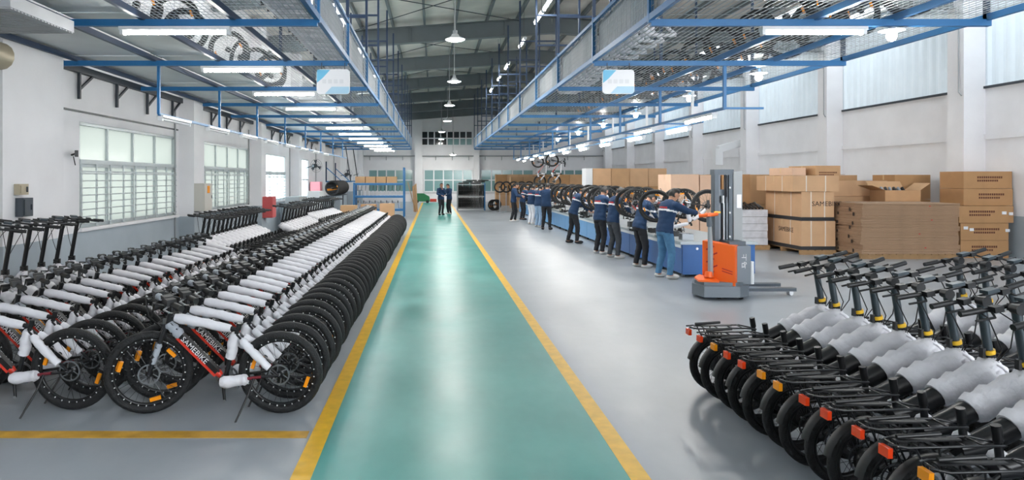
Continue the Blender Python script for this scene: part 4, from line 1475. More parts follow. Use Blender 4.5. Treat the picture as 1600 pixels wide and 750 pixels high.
# the flattened cartons
pallet('wooden pallet under the flattened cartons', 10.1, 12.4, 16.1, 17.5)
zz = 0.12
for j in range(11):
    hh = 0.108
    dx, dy = RNG.uniform(-0.035, 0.035), RNG.uniform(-0.03, 0.03)
    o = empty('flattened_carton_bundle', (11.24 + dx, 16.8 + dy, zz), RNG.uniform(-0.01, 0.01))
    tag(o, (nth(j + 1) if j else 'lowest') + ' bundle of flattened brown cartons, counted from the pallet up' if j < 10 else 'topmost bundle of flattened brown cartons on the stack', 'cardboard', 'flattened cartons in the stack')
    for s in range(4):
        e = RNG.uniform(-0.02, 0.02)
        MB().span((-1.15 + e, -0.7 + e, s * hh / 4 + 0.0025), (1.15 + e, 0.7 + e, (s + 1) * hh / 4 - 0.0025)).build('sheet', 'card_flat', o)
    if j % 3 != 1:
        MB().span((-1.168, -0.42 + 0.15 * (j % 2), 0.015), (-1.163, -0.36 + 0.15 * (j % 2), hh - 0.01)).build('print', 'print_dark', o)
    if j % 2 == 0:
        MB().span((-1.168, 0.2, 0.02), (-1.163, 0.25, hh - 0.02)).build('print', 'print_dark', o)
    if j in (4, 7, 10, 1):
        MB().span((0.2 + 0.1 * (j % 4), -0.716, 0.03), (0.24 + 0.1 * (j % 4), -0.713, 0.05)).build('red_mark', 'battery_red', o)
    zz += hh + 0.001

# cartons behind the flattened stack
G2 = 'cartons behind the flattened cartons'
carton('carton with a white sticker behind the flattened stack, upper of two', 10.75, 12.3, 18.5, 19.9, 1.42, 1.84, 'card_b', G2)
carton('carton behind the flattened stack, under the one with the sticker', 10.65, 12.3, 18.45, 19.9, 0.98, 1.415, 'card_b', G2)
carton('carton behind the flattened stack, third from the top', 10.65, 12.3, 18.45, 19.9, 0.5, 0.975, 'card_b', G2)
carton('carton behind the flattened stack, resting on the floor', 10.65, 12.3, 18.45, 19.9, 0.0, 0.495, 'card_b', G2)
carton('long low carton with dark corner patches behind the sticker carton', 10.9, 12.6, 20.3, 21.5, 1.5, 2.0, 'card_a', G2)
carton('carton under the long low carton with dark corner patches', 10.9, 12.6, 20.3, 21.5, 0.0, 1.495, 'card_a', G2)
carton('wide carton just left of the wall pillar, top of its stack', 12.35, 13.3, 18.27, 19.2, 1.35, 2.0, 'card_c', G2)
carton('carton under the wide one beside the wall pillar', 12.35, 13.3, 18.27, 19.2, 0.7, 1.345, 'card_c', G2, marks=(0.0, 0.45, 0.7, 0.05))
carton('carton on the floor beside the wall pillar', 12.35, 13.3, 18.27, 19.2, 0.0, 0.695, 'card_c', G2)
# open carton full of black parts
oc = empty('open_carton', (12.0, 17.75, 1.3))
tag(oc, 'open carton with raised flaps and dark parts inside', 'box', G2)
ob = MB()
ob.span((-0.45, -0.3, 0.0), (0.45, 0.3, 0.02))
for s in (-1, 1):
    ob.span((-0.45, s * 0.3 - 0.006, 0), (0.45, s * 0.3 + 0.006, 0.3)).span((s * 0.45 - 0.006, -0.3, 0), (s * 0.45 + 0.006, 0.3, 0.3))
ob.build('carton_body', 'card_a', oc)
MB().plate([(-0.45, 0.3, 0.3), (0.45, 0.3, 0.3), (0.47, 0.5, 0.52), (-0.43, 0.5, 0.52)], (0, 0.006, 0.006)).build('flap', 'card_a', oc)
MB().plate([(0.45, -0.3, 0.3), (0.45, 0.3, 0.3), (0.72, 0.32, 0.48), (0.72, -0.28, 0.48)], (0.006, 0, 0.006)).build('flap', 'card_a', oc)
MB().plate([(-0.45, -0.3, 0.3), (-0.45, 0.3, 0.3), (-0.78, 0.3, 0.42), (-0.78, -0.3, 0.42)], (0, 0, 0.006)).build('flap', 'card_a', oc)
for j in range(6):
    MB().tube([(-0.35 + j * 0.13, -0.2 + 0.05 * (j % 3), 0.05), (-0.3 + j * 0.11, 0.1, 0.36), (-0.2 + j * 0.1, 0.2, 0.3)], 0.035, 7).build('dark_part', 'black_plastic' if j % 2 else 'foam_grey', oc)
carton('carton that carries the open one', 11.5, 12.5, 17.6, 18.2, 0.6, 1.295, 'card_a', G2)
carton('floor carton under the open one', 11.5, 12.5, 17.6, 18.2, 0.0, 0.595, 'card_a', G2)
tag(MB().plate([(11.3, 20.4, 2.03), (12.3, 20.4, 2.01), (12.3, 21.2, 2.01), (11.3, 21.2, 2.16)], (0, 0, 0.012)).build('loose_flap', 'card_flat'), 'loose bent sheet of cardboard lying on the cartons', 'cardboard', G2)
# the printed stack by the wall
G3 = 'printed cartons by the wall'
mk = lambda dx=0.0: (dx, 0.27, 0.62, 0.05)
carton('topmost printed carton of the stack by the wall', 12.72, 13.9, 16.4, 17.15, 1.66, 2.07, 'card_c', G3, 1, marks=mk(0.05), tape=False)
carton('second printed carton from the top by the wall', 12.72, 13.9, 16.38, 17.15, 1.25, 1.655, 'card_c', G3, 0, marks=mk(0.08), tape=False)
carton('printed carton with white stickers, third from the top by the wall', 12.55, 13.85, 16.3, 17.1, 0.84, 1.245, 'card_c', G3, 0, marks=mk(-0.1), tape=False)
carton('printed carton second from the floor by the wall', 12.6, 13.75, 16.32, 17.1, 0.42, 0.835, 'card_c', G3, 0, marks=mk(0.05), tape=False)
carton('printed carton on the floor by the wall', 12.6, 13.75, 16.32, 17.1, 0.0, 0.415, 'card_c', G3, 0, marks=mk(0.0), tape=False)
for j, (sx, sz) in enumerate(((13.62, 1.08), (13.78, 1.06), (12.72, 0.72), (12.86, 0.68), (13.72, 0.66))):
    tag(MB().span((sx - 0.05, 16.285 if sz > 0.9 else 16.305, sz - 0.035), (sx + 0.05, 16.297 if sz > 0.9 else 16.317, sz + 0.035)).build('sticker', 'sign_white'), nth(j + 1) + ' white sticker on the printed cartons by the wall', 'sticker', 'white stickers on the printed cartons')

# pink cartons beyond the truck and the wrapped pallet
G4 = 'pale cartons behind the pallet truck'
cs = [(6.75, 7.55, 1.0, 2.02, 'card_pink'), (6.75, 7.55, 0.0, 0.995, 'card_pink'), (7.58, 8.15, 1.0, 2.0, 'card_pink'), (7.58, 8.15, 0.0, 0.995, 'card_pink'),
      (8.2, 9.0, 1.2, 2.02, 'card_c'), (8.2, 9.0, 0.4, 1.195, 'card_c'), (8.2, 9.0, 0.0, 0.395, 'card_c')]
for j, (a, b, z0, z1, m) in enumerate(cs):
    carton(['pale pink carton behind the tiller, upper one', 'pale pink carton behind the tiller, lower one', 'narrow pale carton beside the mast, upper one', 'narrow pale carton beside the mast, lower one',
            'brown carton behind the mast, topmost', 'brown carton behind the mast, middle one', 'brown carton behind the mast, on the floor'][j], a, b, 19.4, 20.5, z0, z1, m, G4)
for j in range(6):
    a = 9.1 + (j % 3) * 1.02
    carton(nth(j + 1) + ' brown carton in the back row along the wall behind the strapped stack', a, a + 0.98, 22.3, 23.4, 0.0 if j < 3 else 1.05, 1.04 if j < 3 else 2.03, 'card_a', 'cartons in the back row')
pallet('wooden pallet under the film-wrapped goods', 8.2, 8.98, 18.2, 19.2)
wp = empty('wrapped_goods', (8.59, 18.7, 0.12))
tag(wp, 'stack of goods wrapped in white film on a pallet between truck and strapped cartons', 'goods')
for j in range(5):
    MB().span((-0.34 + 0.01 * (j % 2), -0.45, j * 0.19 + 0.004), (0.35 - 0.01 * (j % 2), 0.45, j * 0.19 + 0.186)).build('wrapped_layer', 'shrink_wrap', wp)
for j in range(7):
    MB().tube([(-0.3 + 0.09 * j, -0.4, 0.98), (-0.25 + 0.09 * j, 0.0, 1.06 + 0.03 * (j % 3)), (-0.3 + 0.09 * j, 0.4, 0.97)], 0.03, 6).build('dark_part', 'black_plastic', wp)
# cartons far down the bench side
k = 0
for row, (yv, x0, n, zt, hh) in enumerate(((29.5, 6.9, 4, 2.35, 0.78), (37.0, 6.6, 6, 2.1, 0.7), (44.0, 5.0, 9, 2.0, 0.67), (48.0, 4.4, 8, 2.2, 0.73))):
    for i in range(n):
        for lv in range(3):
            a = x0 + i * 0.8
            carton(nth(i + 1) + ' carton from the aisle, ' + ('lowest', 'middle', 'upper')[lv] + ' tier, in the ' + nth(row + 1) + ' row beyond the bench', a, a + 0.78, yv, yv + 0.8, lv * hh + 0.001 * lv, lv * hh + hh - 0.002, RNG.choice(['card_a', 'card_b', 'card_c']), 'far cartons beyond the bench', tape=False)
            k += 1
carton('white-fronted carton at the aisle end of the first far carton row', 6.6, 6.88, 29.5, 30.3, 0, 2.34, 'white_plastic', 'far cartons beyond the bench', tape=False)

# ------------------------------------------------------------------ lights
def tube_light(label, x, y, z, along, lit=True, L=1.2, group=None):
    o = empty('tube_light', (x, y, z), 0 if along == 'x' else PI / 2)
    tag(o, label, 'light', group)
    MB().plate([(-L / 2, -0.045, 0.05), (L / 2, -0.045, 0.05), (L / 2, -0.02, 0.0), (-L / 2, -0.02, 0.0)], (0, 0.0, 0.0001)) if False else None
    h = MB()
    h.span((-L / 2 - 0.03, -0.05, 0.02), (L / 2 + 0.03, 0.05, 0.06))
    for s in (-1, 1):
        h.span((s * (L / 2 + 0.005) - 0.02, -0.035, -0.03), (s * (L / 2 + 0.005) + 0.02, 0.035, 0.02))
    h.build('housing', 'white_plastic', o)
    MB().tube([(-L / 2, 0, 0), (L / 2, 0, 0)], 0.024, 8).build('tube', 'tube_glow' if lit else 'white_plastic', o)
    return o


for i, yv in enumerate(BEAMS[1:]):
    tube_light(nth(i + 1) + ' glowing tube light under the window-side platform, counted from the shutter door', -2.85, yv, MZ - 0.105, 'x', True, 1.16, 'tube lights across the window-side platform')
for i, yv in enumerate((7.55,)):
    tube_light('glowing tube light under the bench-side platform beside the round bulb', 4.2, yv, MZ - 0.105, 'x', True, 1.1, 'tube lights under the bench-side platform')

for side, xx, at in (('window-side', -2.75, (8.6, 12.7, 15.2, 18.9, 22.2, 25.7, 28.2)), ('bench-side', 2.63, (12.7, 15.6, 17.0, 20.2, 24.3, 27.2, 30.8))):  # window-side row is unseen, added to brighten the goods stored there
    for i, yv in enumerate(at):
        o = tube_light(nth(i + 1) + ' glowing tube light hung from the roof above the ' + side + ' platform', xx, yv, 5.9, 'y', True, 1.2, 'tube lights above the ' + side + ' platform')
        for s in (-0.4, 0.4):
            MB().tube([(s, 0, 0.05), (s, 0, roof_z(xx) + 0.74 - 5.9)], 0.005, 5).build('chain', 'dark_wire', o)

r = empty('light_rail', (-4.1, 10.2, 2.83))
tag(r, 'blue hanging light rail along the window wall', 'rail')
MB().bar((0, 0, 0.03), (0, 22, 0.03), 0.03, 0.04).build('rail', 'blue_steel', r)
for yv in (0, 2.9, 5.7, 8.7, 11.7, 14.7, 17.7, 20.7):
    MB().bar((0, yv, 0.03), (0, yv, MZ - 0.04 - 2.83), 0.04, 0.04, (0, 1, 0)).build('hanger', 'blue_steel', r)
for i in range(8):
    tube_light(nth(i + 1) + ' unlit tube light on the blue rail along the window wall', -4.1, 10.85 + i * 2.15, 2.80, 'y', False, 1.15, 'tube lights on the window wall rail')

for rr, (xx, ya, nm) in enumerate(((4.35, 10.2, 'aisle-side'), (4.97, 12.6, 'wall-side'))):
    r = empty('light_rail', (xx, ya, 2.95))
    tag(r, 'blue hanging light rail over the bench, ' + nm + ' one of the pair', 'rail')
    MB().bar((0, 0, 0.0), (0, 27, 0.0), 0.03, 0.04).build('rail', 'blue_steel', r)
    for yb in BEAMS[2:-1]:
        if yb >= ya - 0.01:
            MB().bar((0, yb - ya, 0), (0, yb - ya, MZ - 0.04 - 2.95), 0.045, 0.045, (0, 1, 0)).build('hanger', 'blue_steel' if rr == 0 else 'white_plastic', r)
            if rr == 0:
                MB().bar((0, yb - ya, 0), (0.58, yb - ya, 0), 0.03, 0.03).build('cross_bar', 'blue_steel', r)
    for i in range(9):
        tube_light(nth(i + 1) + ' glowing tube light on the ' + nm + ' rail over the bench', xx, ya + 0.95 + (i * 2.95 if rr == 0 else i * 2.9 + 0.3), 2.86, 'y', True, 1.15, 'tube lights over the bench')


def pendant(label, x, y, z, r, rod_top, group):
    o = empty('pendant_lamp', (x, y, z))
    tag(o, label, 'light', group)
    s = MB().lathe([(0.03, 0.13), (0.07, 0.12), (0.1, 0.07), (r, 0.005), (r, -0.005), (0.1, 0.055), (0.02, 0.1)], n=20)
    s.build('lamp_shade', 'white_plastic', o)
    MB().lathe([(0.0, -0.035), (r * 0.6, -0.025), (r * 0.93, 0.0), (r * 0.5, 0.02), (0, 0.02)], n=20).build('lens', 'lamp_glow', o)
    MB().tube([(0, 0, 0.12), (0, 0, 0.2)], 0.05, 10).build('driver_housing', 'cabinet_grey', o)
    if rod_top:
        MB().tube([(0, 0, 0.18), (0, 0, rod_top - z)], 0.012, 6).build('rod', 'cabinet_grey', o)
    return o


for i, (px, yv) in enumerate(((0.48, 15.0), (0.66, 21.5), (0.67, 28.5), (0.75, 36.2), (0.55, 44.7), (0.62, 53.0))):
    pendant(nth(i + 1) + ' white disc lamp hanging over the green lane, counted from the open end', px, yv, 4.95, 0.22, roof_z(px) + 0.77, 'pendant lamps over the green lane')
pendant('white disc lamp hanging low before the back wall', 1.5, 52.0, 3.7, 0.25, roof_z(1.5) + 0.77, 'pendant lamps over the green lane')

for i, yv in enumerate((7.6, 10.7, 13.6, 17.2, 20.5, 24.0, 28.0)):
    o = empty('bulb_lamp', (5.1, yv, MZ - 0.12))
    tag(o, nth(i + 1) + ' round glowing bulb under the bench-side platform, counted from the carton stacks', 'light', 'bulbs under the bench-side platform')
    MB().lathe([(0.13, 0.045), (0.05, 0.06), (0.03, 0.12)], n=14).build('lamp_shade', 'white_plastic', o)
    MB().lathe([(0, -0.075), (0.035, -0.06), (0.055, -0.02), (0.048, 0.02), (0.035, 0.055)], n=14).build('bulb', 'lamp_glow', o)

# ------------------------------------------------------------------ signs
def hall_sign(label, x, y, z, w, h):
    o = empty('hanging_sign', (x, y, z))
    tag(o, label, 'sign', 'signs hung from the platforms')
    q = 0.05
    pts = []
    for cx, cz, a0 in ((w / 2 - q, h / 2 - q, 0), (-w / 2 + q, h / 2 - q, 90), (-w / 2 + q, -h / 2 + q, 180), (w / 2 - q, -h / 2 + q, 270)):
        for t in range(4):
            a = rad(a0 + 30 * t)
            pts.append((cx + q * math.cos(a), 0, cz + q * math.sin(a)))
    MB().plate(pts, (0, 0.03, 0)).build('board', 'sign_white', o)
    MB().plate([(-w / 2 + 0.005, -0.003, h / 2 - 0.02), (-w / 2 + 0.005, -0.003, h / 2 - 0.2), (-w / 2 + 0.09, -0.003, h / 2 - 0.13), (-w / 2 + 0.2, -0.003, h / 2 - 0.01), (-w / 2 + 0.02, -0.003, h / 2 - 0.006)], (0, 0.004, 0)).build('corner_patch', 'sign_blue', o)
    MB().plate([(-0.12, -0.003, -h / 2 + 0.006), (w / 2 - 0.03, -0.003, -h / 2 + 0.006), (w / 2 - 0.005, -0.003, -h / 2 + 0.03), (w / 2 - 0.005, -0.003, -h / 2 + 0.11), (-0.02, -0.003, -h / 2 + 0.11)], (0, 0.004, 0)).build('bottom_patch', 'sign_pale_blue', o)
    m = MB()
    for j in range(4):
        m.span((-0.16 + j * 0.085, -0.003, -0.025), (-0.10 + j * 0.085, 0, 0.035))
    m.build('faint_print', 'sign_grey', o)
    for s in (-1, 1):
        MB().tube([(s * w * 0.35, 0.015, h / 2 - 0.01), (s * w * 0.35, 0.015, h / 2 + 0.1)], 0.006, 5).build('hanger_wire', 'dark_wire', o)
    return o


hall_sign('white sign with pale blue corners hanging under the window-side platform', (520.5 - 677) * 10.12 / 1067, 10.12, 3.335, 0.49, 0.37)
hall_sign('white sign with pale blue corners hanging under the bench-side platform', (966.5 - 677) * 10.12 / 1067, 10.12, 3.335, 0.47, 0.36)

# ------------------------------------------------------------------ goods stored on the platforms
def wheel_thing(label, R, rt, m4, group, amber=2):
    o = wheel('wheel', R, rt, None, (0, 0, 0), 20, 0.05, False, amber, None, False, 0.026)
    return tag(o, label, 'wheel', group)


LW = wheel_thing('x', 0.33, 0.036, None, 'x')
lw_used = [False]


def loose_wheel(mw, label, group):
    o = LW if not lw_used[0] else dup(LW)
    lw_used[0] = True
    o.matrix_world = mw
    return tag(o, label, 'wheel', group)


n = 0
for i in range(34):
    yv = 7.2 + i * 0.5 + RNG.uniform(-0.1, 0.1)
    xx = 4.75 + 0.72 * (i % 2) + RNG.uniform(-0.08, 0.08)
    mw = Matrix.Translation((xx, yv, MZ + 0.17 + 0.29)) @ Matrix.Rotation(rad(RNG.uniform(-25, 25)), 4, 'Z') @ Matrix.Rotation(rad(RNG.uniform(-14, 14)), 4, 'X')
    loose_wheel(mw, nth(i + 1) + ' dark wheel stored on the bench-side platform, counted from the open end', 'wheels on the bench-side platform')
for i in range(12):
    mw = Matrix.Translation((RNG.uniform(-4.3, -3.0), 6.3 + i * 0.75, MZ + 0.16 + 0.3)) @ Matrix.Rotation(rad(RNG.uniform(-50, 50)), 4, 'Z') @ Matrix.Rotation(rad(RNG.uniform(-30, 30)), 4, 'X')
    loose_wheel(mw, nth(i + 1) + ' dark wheel stored on the window-side platform, counted from the open end', 'wheels on the window-side platform')


def wrapped_frame():
    o = empty('wrapped_chassis')
    for nm, pts, r, sd in (('top_tube_wrap', [(0.0, 0, 0.42), (0.5, 0, 0.36)], 0.045, 41), ('down_tube_wrap', [(0.0, 0, 0.40), (0.42, 0, 0.03)], 0.05, 42), ('seat_tube_wrap', [(0.5, 0, 0.38), (0.42, 0, 0.04)], 0.042, 43),
                           ('stay_wrap', [(0.5, 0.03, 0.33), (0.82, 0.06, 0.05)], 0.03, 44), ('stay_wrap', [(0.44, 0.03, 0.05), (0.82, 0.06, 0.04)], 0.03, 45)):
        sleeve(pts, r, sd, 8).build(nm, 'foam_white', o)
    MB().tube([(-0.02, 0, 0.34), (-0.04, 0, 0.48)], 0.025, 8).build('head_tube', 'frame_black', o)
    return o


WF = wrapped_frame()
for i in range(30):
    o = WF if i == 0 else dup(WF)
    yv = 5.6 + i * 0.31
    o.matrix_world = Matrix.Translation((-2.15 + RNG.uniform(-0.01, 0.01), yv, MZ + 0.185)) @ Matrix.Rotation(rad(RNG.uniform(-6, 6)), 4, 'Z') @ Matrix.Rotation(rad(RNG.uniform(-10, 10)), 4, 'X') @ Matrix.Scale(0.89, 4)
    tag(o, nth(i + 1) + ' white-wrapped bicycle frame on the window-side platform, counted from the open end', 'frame', 'wrapped frames on the window-side platform')
for i in range(16):
    o = dup(WF)
    o.matrix_world = Matrix.Translation((2.56, 9.2 + i * 0.42, MZ + 0.185)) @ Matrix.Rotation(rad(RNG.uniform(-5, 5)), 4, 'Z') @ Matrix.Rotation(rad(RNG.uniform(-12, 12)), 4, 'X') @ Matrix.Scale(0.88, 4)
    tag(o, nth(i + 1) + ' white-wrapped bicycle frame on the bench-side platform, counted from the open end', 'frame', 'wrapped frames on the bench-side platform')

# ------------------------------------------------------------------ along the window wall
def cabinet(name, label, c, s, m, sticker=None):
    o = empty(name, (c[0], c[1], c[2] - s[2] / 2))
    tag(o, label, 'cabinet')
    MB().span((-s[0] / 2, -s[1] / 2, 0), (s[0] / 2, s[1] / 2, s[2])).build('cabinet_body', m, o)
    d = MB().span((s[0] / 2, -s[1] / 2 + 0.02, 0.02), (s[0] / 2 + 0.012, s[1] / 2 - 0.02, s[2] - 0.02)).build('door', m, o)
    MB().box((s[0] / 2 + 0.018, s[1] / 2 - 0.06, s[2] * 0.5), (0.014, 0.02, 0.07)).build('handle', 'dark_steel', d)
    if sticker:
        MB().box((s[0] / 2 + 0.014, 0, s[2] * 0.78), (0.006, s[1] * 0.3, s[1] * 0.3)).build('warning_sticker', sticker, d)
    return o


cabinet('switch_cabinet', 'beige switch cabinet with an orange sticker on the pillar between the barred windows', (-5.24, 15.55, 1.48), (0.22, 0.55, 0.62), 'cabinet_beige', 'reflector_amber')
o = cabinet('switch_box', 'small yellowish switch box on the pillar beside the shutter door', (-5.32, 8.82, 1.76), (0.07, 0.2, 0.14), 'shutter_beige')
o = cabinet('router_box', 'dark grey box on the pillar under the yellowish switch box', (-5.30, 8.85, 1.53), (0.1, 0.22, 0.24), 'truck_dark')
sp = empty('wall_spotlight', (XL + 0.02, 10.72, 2.27))
tag(sp, 'small black spotlight on the wall beside the first barred window', 'spotlight')
MB().tube([(0, 0, 0.0), (0.08, -0.02, 0.02)], 0.016, 6).build('bracket', 'black_plastic', sp)
MB().box((0.1, -0.04, 0.02), (0.05, 0.14, 0.1), Matrix.Rotation(0.5, 3, 'Z')).build('lamp_head', 'black_plastic', sp)
MB().tube([(0.02, 0.02, -0.02), (0.03, 0.06, -0.16)], 0.008, 5).build('cable', 'black_plastic', sp)
cabinet('hydrant_cabinet', 'tall red hydrant cabinet on the pillar before the third window', (-5.2, 21.65, 1.0), (0.3, 0.5, 0.66), 'hydrant_red')
cabinet('hydrant_cabinet', 'pink red hydrant cabinet beyond the bright narrow window', (-5.42, 31.6, 1.25), (0.45, 0.6, 1.0), 'hydrant_pink')
cabinet('tool_cabinet', 'grey tool cabinet standing under the third window', (-5.05, 25.2, 0.62), (0.5, 1.5, 1.24), 'cabinet_grey')
cabinet('tool_cabinet', 'white cabinet standing beside the bright narrow window', (-4.9, 28.4, 0.7), (0.5, 0.9, 1.36), 'white_plastic')
for i, (fx, fy, fz) in enumerate(((-5.1, 29.4, 2.45), (-5.0, 39.6, 2.15), (-4.75, 44.0, 2.2))):
    f = empty('wall_fan', (fx, fy, fz))
    tag(f, ('dark wall fan on the pillar by the bright narrow window', 'dark wall fan on the far pillar beside the blue brackets', 'white wall fan nearest the back wall')[i], 'fan', 'wall fans')
    MB().bar((-0.4, 0.0, -0.1), (-0.05, 0, 0), 0.04, 0.04).build('arm', 'dark_steel', f)
    MB().tube([(-0.08, 0.08, 0), (0.06, -0.08, 0)], 0.09, 12).build('motor', 'dark_steel' if i < 2 else 'white_plastic', f)
    g = MB()
    ax = Vector((0.65, -0.75, 0)).normalized()
    for rr in (0.28, 0.2, 0.12, 0.05):
        g.ring(ax * 0.12, ax, rr, 0.006, 24, 4)
    g.build('guard', 'dark_steel' if i < 2 else 'white_plastic', f)
    u, w = ax.orthogonal().normalized(), ax.cross(ax.orthogonal().normalized())
    for k in range(3):
        a = 2 * PI * k / 3
        d, e = u * math.cos(a) + w * math.sin(a), -u * math.sin(a) + w * math.cos(a)
        MB().plate([ax * 0.1 + d * 0.03, ax * 0.1 + d * 0.25 - e * 0.08, ax * 0.1 + d * 0.25 + e * 0.08], ax * 0.006).build('blade', 'dark_steel' if i < 2 else 'white_plastic', f)
for i, yv in enumerate((34.0, 37.2)):
    b = empty('wall_bracket', (-5.36, yv, 1.75))
    tag(b, ('blue triangular wall bracket nearer the windows' if i == 0 else 'blue triangular wall bracket nearer the back wall'), 'bracket', 'blue wall brackets')
    MB().bar((0, 0, 0), (1.3, 0, 0), 0.06, 0.06).build('arm', 'blue_steel', b)
    MB().bar((0.03, 0, 0), (0.03, 0, 1.0), 0.06, 0.06, (0, 1, 0)).build('post', 'navy_steel', b)
    MB().bar((0.03, 0, 0.7), (0.8, 0, 0.02), 0.04, 0.04).build('strut', 'blue_steel', b)
    MB().bar((1.25, 0, 0.03), (1.0, 0, 1.75), 0.05, 0.05, (0, 1, 0)).build('hanger', 'dark_steel', b)
# wheels hung in a row on a stand
o = empty('wheel_stand', (-4.35, 29.3, 0))
tag(o, 'dark stand with a tray carrying a row of black wheels by the pink cabinet', 'stand')
MB().span((-0.2, 0, 1.13), (0.2, 3.6, 1.16)).build('tray', 'dark_steel', o)
for yv in (0.0, 3.6):
    MB().bar((0, yv, 0), (0, yv, 1.13), 0.05, 0.05, (0, 1, 0)).build('post', 'dark_steel', o)
    MB().bar((-0.3, yv, 0.03), (0.3, yv, 0.03), 0.05, 0.05).build('leg', 'dark_steel', o)
for i in range(14):
    mw = Matrix.Translation((-4.35, 29.45 + i * 0.245, 1.16 + 0.331)) @ Matrix.Rotation(rad(RNG.uniform(-3, 3)), 4, 'X')
    loose_wheel(mw, nth(i + 1) + ' black wheel standing on the tall stand by the pink cabinet', 'wheels on the stand')

# storage rack at the end of the wrapped rows
k = empty('storage_rack', (-3.9, 33.6, 0))
tag(k, 'light blue storage rack at the far end of the wrapped rows', 'rack')
for xx in (0, 2.45):
    for yv in (0, 0.9):
        MB().bar((xx, yv, 0), (xx, yv, 2.45 if xx > 1 else 1.7), 0.08, 0.08, (0, 1, 0)).build('post', 'blue_steel', k)
for z in (0.35, 1.0, 1.62):
    for yv in (0, 0.9):
        MB().bar((0, yv, z), (2.45, yv, z), 0.05, 0.09).build('beam', 'blue_steel', k)
    MB().span((0.03, 0.0, z + 0.045), (2.42, 0.9, z + 0.06)).build('shelf', 'bench_pale_blue', k)
for i in range(4):
    carton(nth(i + 1) + ' carton on the top shelf of the light blue rack, counted from the window wall', -3.85 + i * 0.52, -3.38 + i * 0.52, 33.7, 34.4, 1.682, 2.0, 'card_a', 'cartons on the blue rack', tape=False)
for i in range(12):
    xx = -3.75 + i * 0.19
    o = empty('wrapped_fork', (xx, 33.85, 1.062))
    tag(o, nth(i + 1) + ' white-wrapped fork standing on the middle shelf of the light blue rack', 'fork', 'wrapped forks on the blue rack')
    MB().tube([(0, 0, 0.2), (0.02, 0, 0.5)], 0.015, 6).build('steerer', 'frame_black', o)
    for s in (-1, 1):
        sleeve([(0, s * 0.05, 0.0), (0, s * 0.05, 0.24)], 0.025, 50 + s, 7).build('leg_wrap', 'foam_white', o)
for i in range(8):
    xx = -3.7 + i * 0.28
    o = dup(WF)
    o.matrix_world = Matrix.Translation((xx, 33.68, 0.415)) @ Matrix.Rotation(rad(82), 4, 'Z')
    o.scale = (0.85, 0.85, 0.85)
    tag(o, nth(i + 1) + ' white-wrapped frame on the lowest shelf of the light blue rack', 'frame', 'wrapped frames on the blue rack')
for i in range(3):
    carton(('floor carton before the light blue rack, nearest the windows', 'floor carton before the light blue rack, middle one', 'floor carton before the light blue rack, nearest the lane')[i], -3.95 + i * 0.75, -3.3 + i * 0.75, 29.0 + i * 1.1, 29.7 + i * 1.1, 0, 0.75, ('card_a', 'card_c', 'card_b')[i], 'floor cartons before the blue rack')
for i in range(4):
    tag(MB().plate([(-1.12 + 0.06 * i, 39.0, 0.0), (-1.08 + 0.06 * i, 39.0, 0.0), (-1.16 + 0.06 * i, 39.0, 1.45 + 0.05 * i), (-1.20 + 0.06 * i, 39.0, 1.45 + 0.05 * i)], (0, 0.9, 0)).build('cardboard_sheet', 'card_b'), nth(i + 1) + ' upright cardboard sheet leaning beyond the light blue rack', 'cardboard', 'leaning cardboard sheets')
tag(MB().bar((-1.0, 38.9, 0), (-1.45, 38.9, 1.7), 0.04, 0.04, (0, 1, 0)).build('prop_pole', 'pallet_wood'), 'wooden pole propping the cardboard sheets', 'pole')

# floor scrubber by the back wall
fs = empty('floor_scrubber', (-0.85, 53.2, 0))
tag(fs, 'green and red floor machine standing by the back wall', 'machine')
MB().plate([(-0.6, -0.35, 0.12), (0.6, -0.35, 0.12), (0.55, -0.35, 0.5), (0.1, -0.35, 0.75), (-0.5, -0.35, 0.75)], (0, 0.7, 0)).build('hull', 'machine_green', fs)
MB().span((0.6, -0.3, 0.1), (1.1, 0.3, 0.32)).build('brush_deck', 'battery_red', fs)
MB().bar((-0.5, 0, 0.75), (-0.7, 0, 1.0), 0.5, 0.05).build('push_handle', 'black_plastic', fs)
for xx in (-0.4, 0.4):
    for s in (-1, 1):
        MB().tube([(xx, s * 0.3, 0.12), (xx, s * 0.38, 0.12)], 0.12, 12).build('wheel', 'black_plastic', fs)

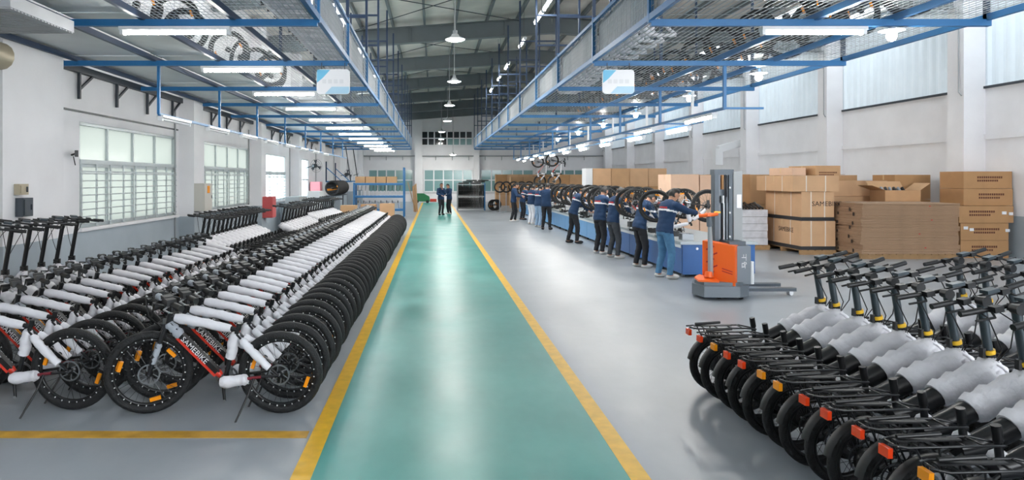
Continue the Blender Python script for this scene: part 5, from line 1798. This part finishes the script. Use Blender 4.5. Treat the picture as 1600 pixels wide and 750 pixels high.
# wheel rack behind the two people
k = empty('wheel_rack', (1.45, 40.6, 0))
tag(k, 'blue two-tier rack full of black wheels behind the two people', 'rack')
for xx in (0, 1.62):
    for yv in (0, 0.75):
        MB().bar((xx, yv, 0), (xx, yv, 1.62), 0.06, 0.06, (0, 1, 0)).build('post', 'blue_steel' if xx else 'cabinet_grey', k)
for z in (0.1, 0.83, 1.56):
    for yv in (0, 0.75):
        MB().bar((0, yv, z), (1.62, yv, z), 0.04, 0.05).build('beam', 'cabinet_grey', k)
j = 0
for tier, z in enumerate((0.125, 0.855)):
    for i in range(18):
        mw = Matrix.Translation((1.53 + i * 0.0865, 40.98, z + 0.335)) @ Matrix.Rotation(rad(90 - 5), 4, 'Z')
        loose_wheel(mw, nth(i + 1) + ' black wheel from the lane in the ' + ('lower' if tier == 0 else 'upper') + ' tier of the wheel rack', 'wheels in the rack')
for i in range(6):
    mw = Matrix.Translation((1.83 + 0.235 * i, 40.98, 1.585 + 0.042 + 0.08 * (i % 3))) @ Matrix.Rotation(rad(90), 4, 'X')
    loose_wheel(mw, nth(i + 1) + ' black wheel lying on top of the wheel rack', 'wheels on top of the rack')
# wheels on trestles at the far end of the bench
for i, (xx, yv) in enumerate(((3.75, 38.6), (4.15, 38.9), (4.6, 39.0), (5.05, 39.1), (5.5, 39.2))):
    o = empty('wheel_trestle', (xx, yv, 0))
    tag(o, nth(i + 1) + ' steel trestle with a wheel, from the lane, at the far bench end', 'stand', 'trestles at the far bench end')
    MB().bar((0, 0, 0), (0, 0, 1.42), 0.04, 0.04, (0, 1, 0)).build('post', 'steel', o)
    MB().box((0, 0, 0.015), (0.4, 0.3, 0.03)).build('base', 'cabinet_grey', o)
    loose_wheel(Matrix.Translation((xx, yv - 0.065, 1.42)) @ Matrix.Rotation(rad(2 * i - 4), 4, 'Z'), nth(i + 1) + ' black wheel on a trestle, from the lane, at the far bench end', 'wheels on trestles')
for i in range(3):
    loose_wheel(Matrix.Translation((3.55 + 0.12 * i, 40.6 + 0.2 * i, 0.332)) @ Matrix.Rotation(rad(20), 4, 'Z'), nth(i + 1) + ' black wheel standing on the floor between wheel rack and trestles', 'wheels standing on the floor')
# white elbow duct on the far wall
d = empty('wall_duct', (XR - 1.2, 30.6, 3.2))
tag(d, 'white bent air duct on the wall above the far cartons', 'duct')
MB().bar((0, 0, 0), (1.2, 0, 0.35), 0.3, 0.3).build('duct_arm', 'white_plastic', d)
MB().bar((0, 0, 0.05), (0, 0, -0.7), 0.32, 0.32, (0, 1, 0)).build('duct_mouth', 'white_plastic', d)
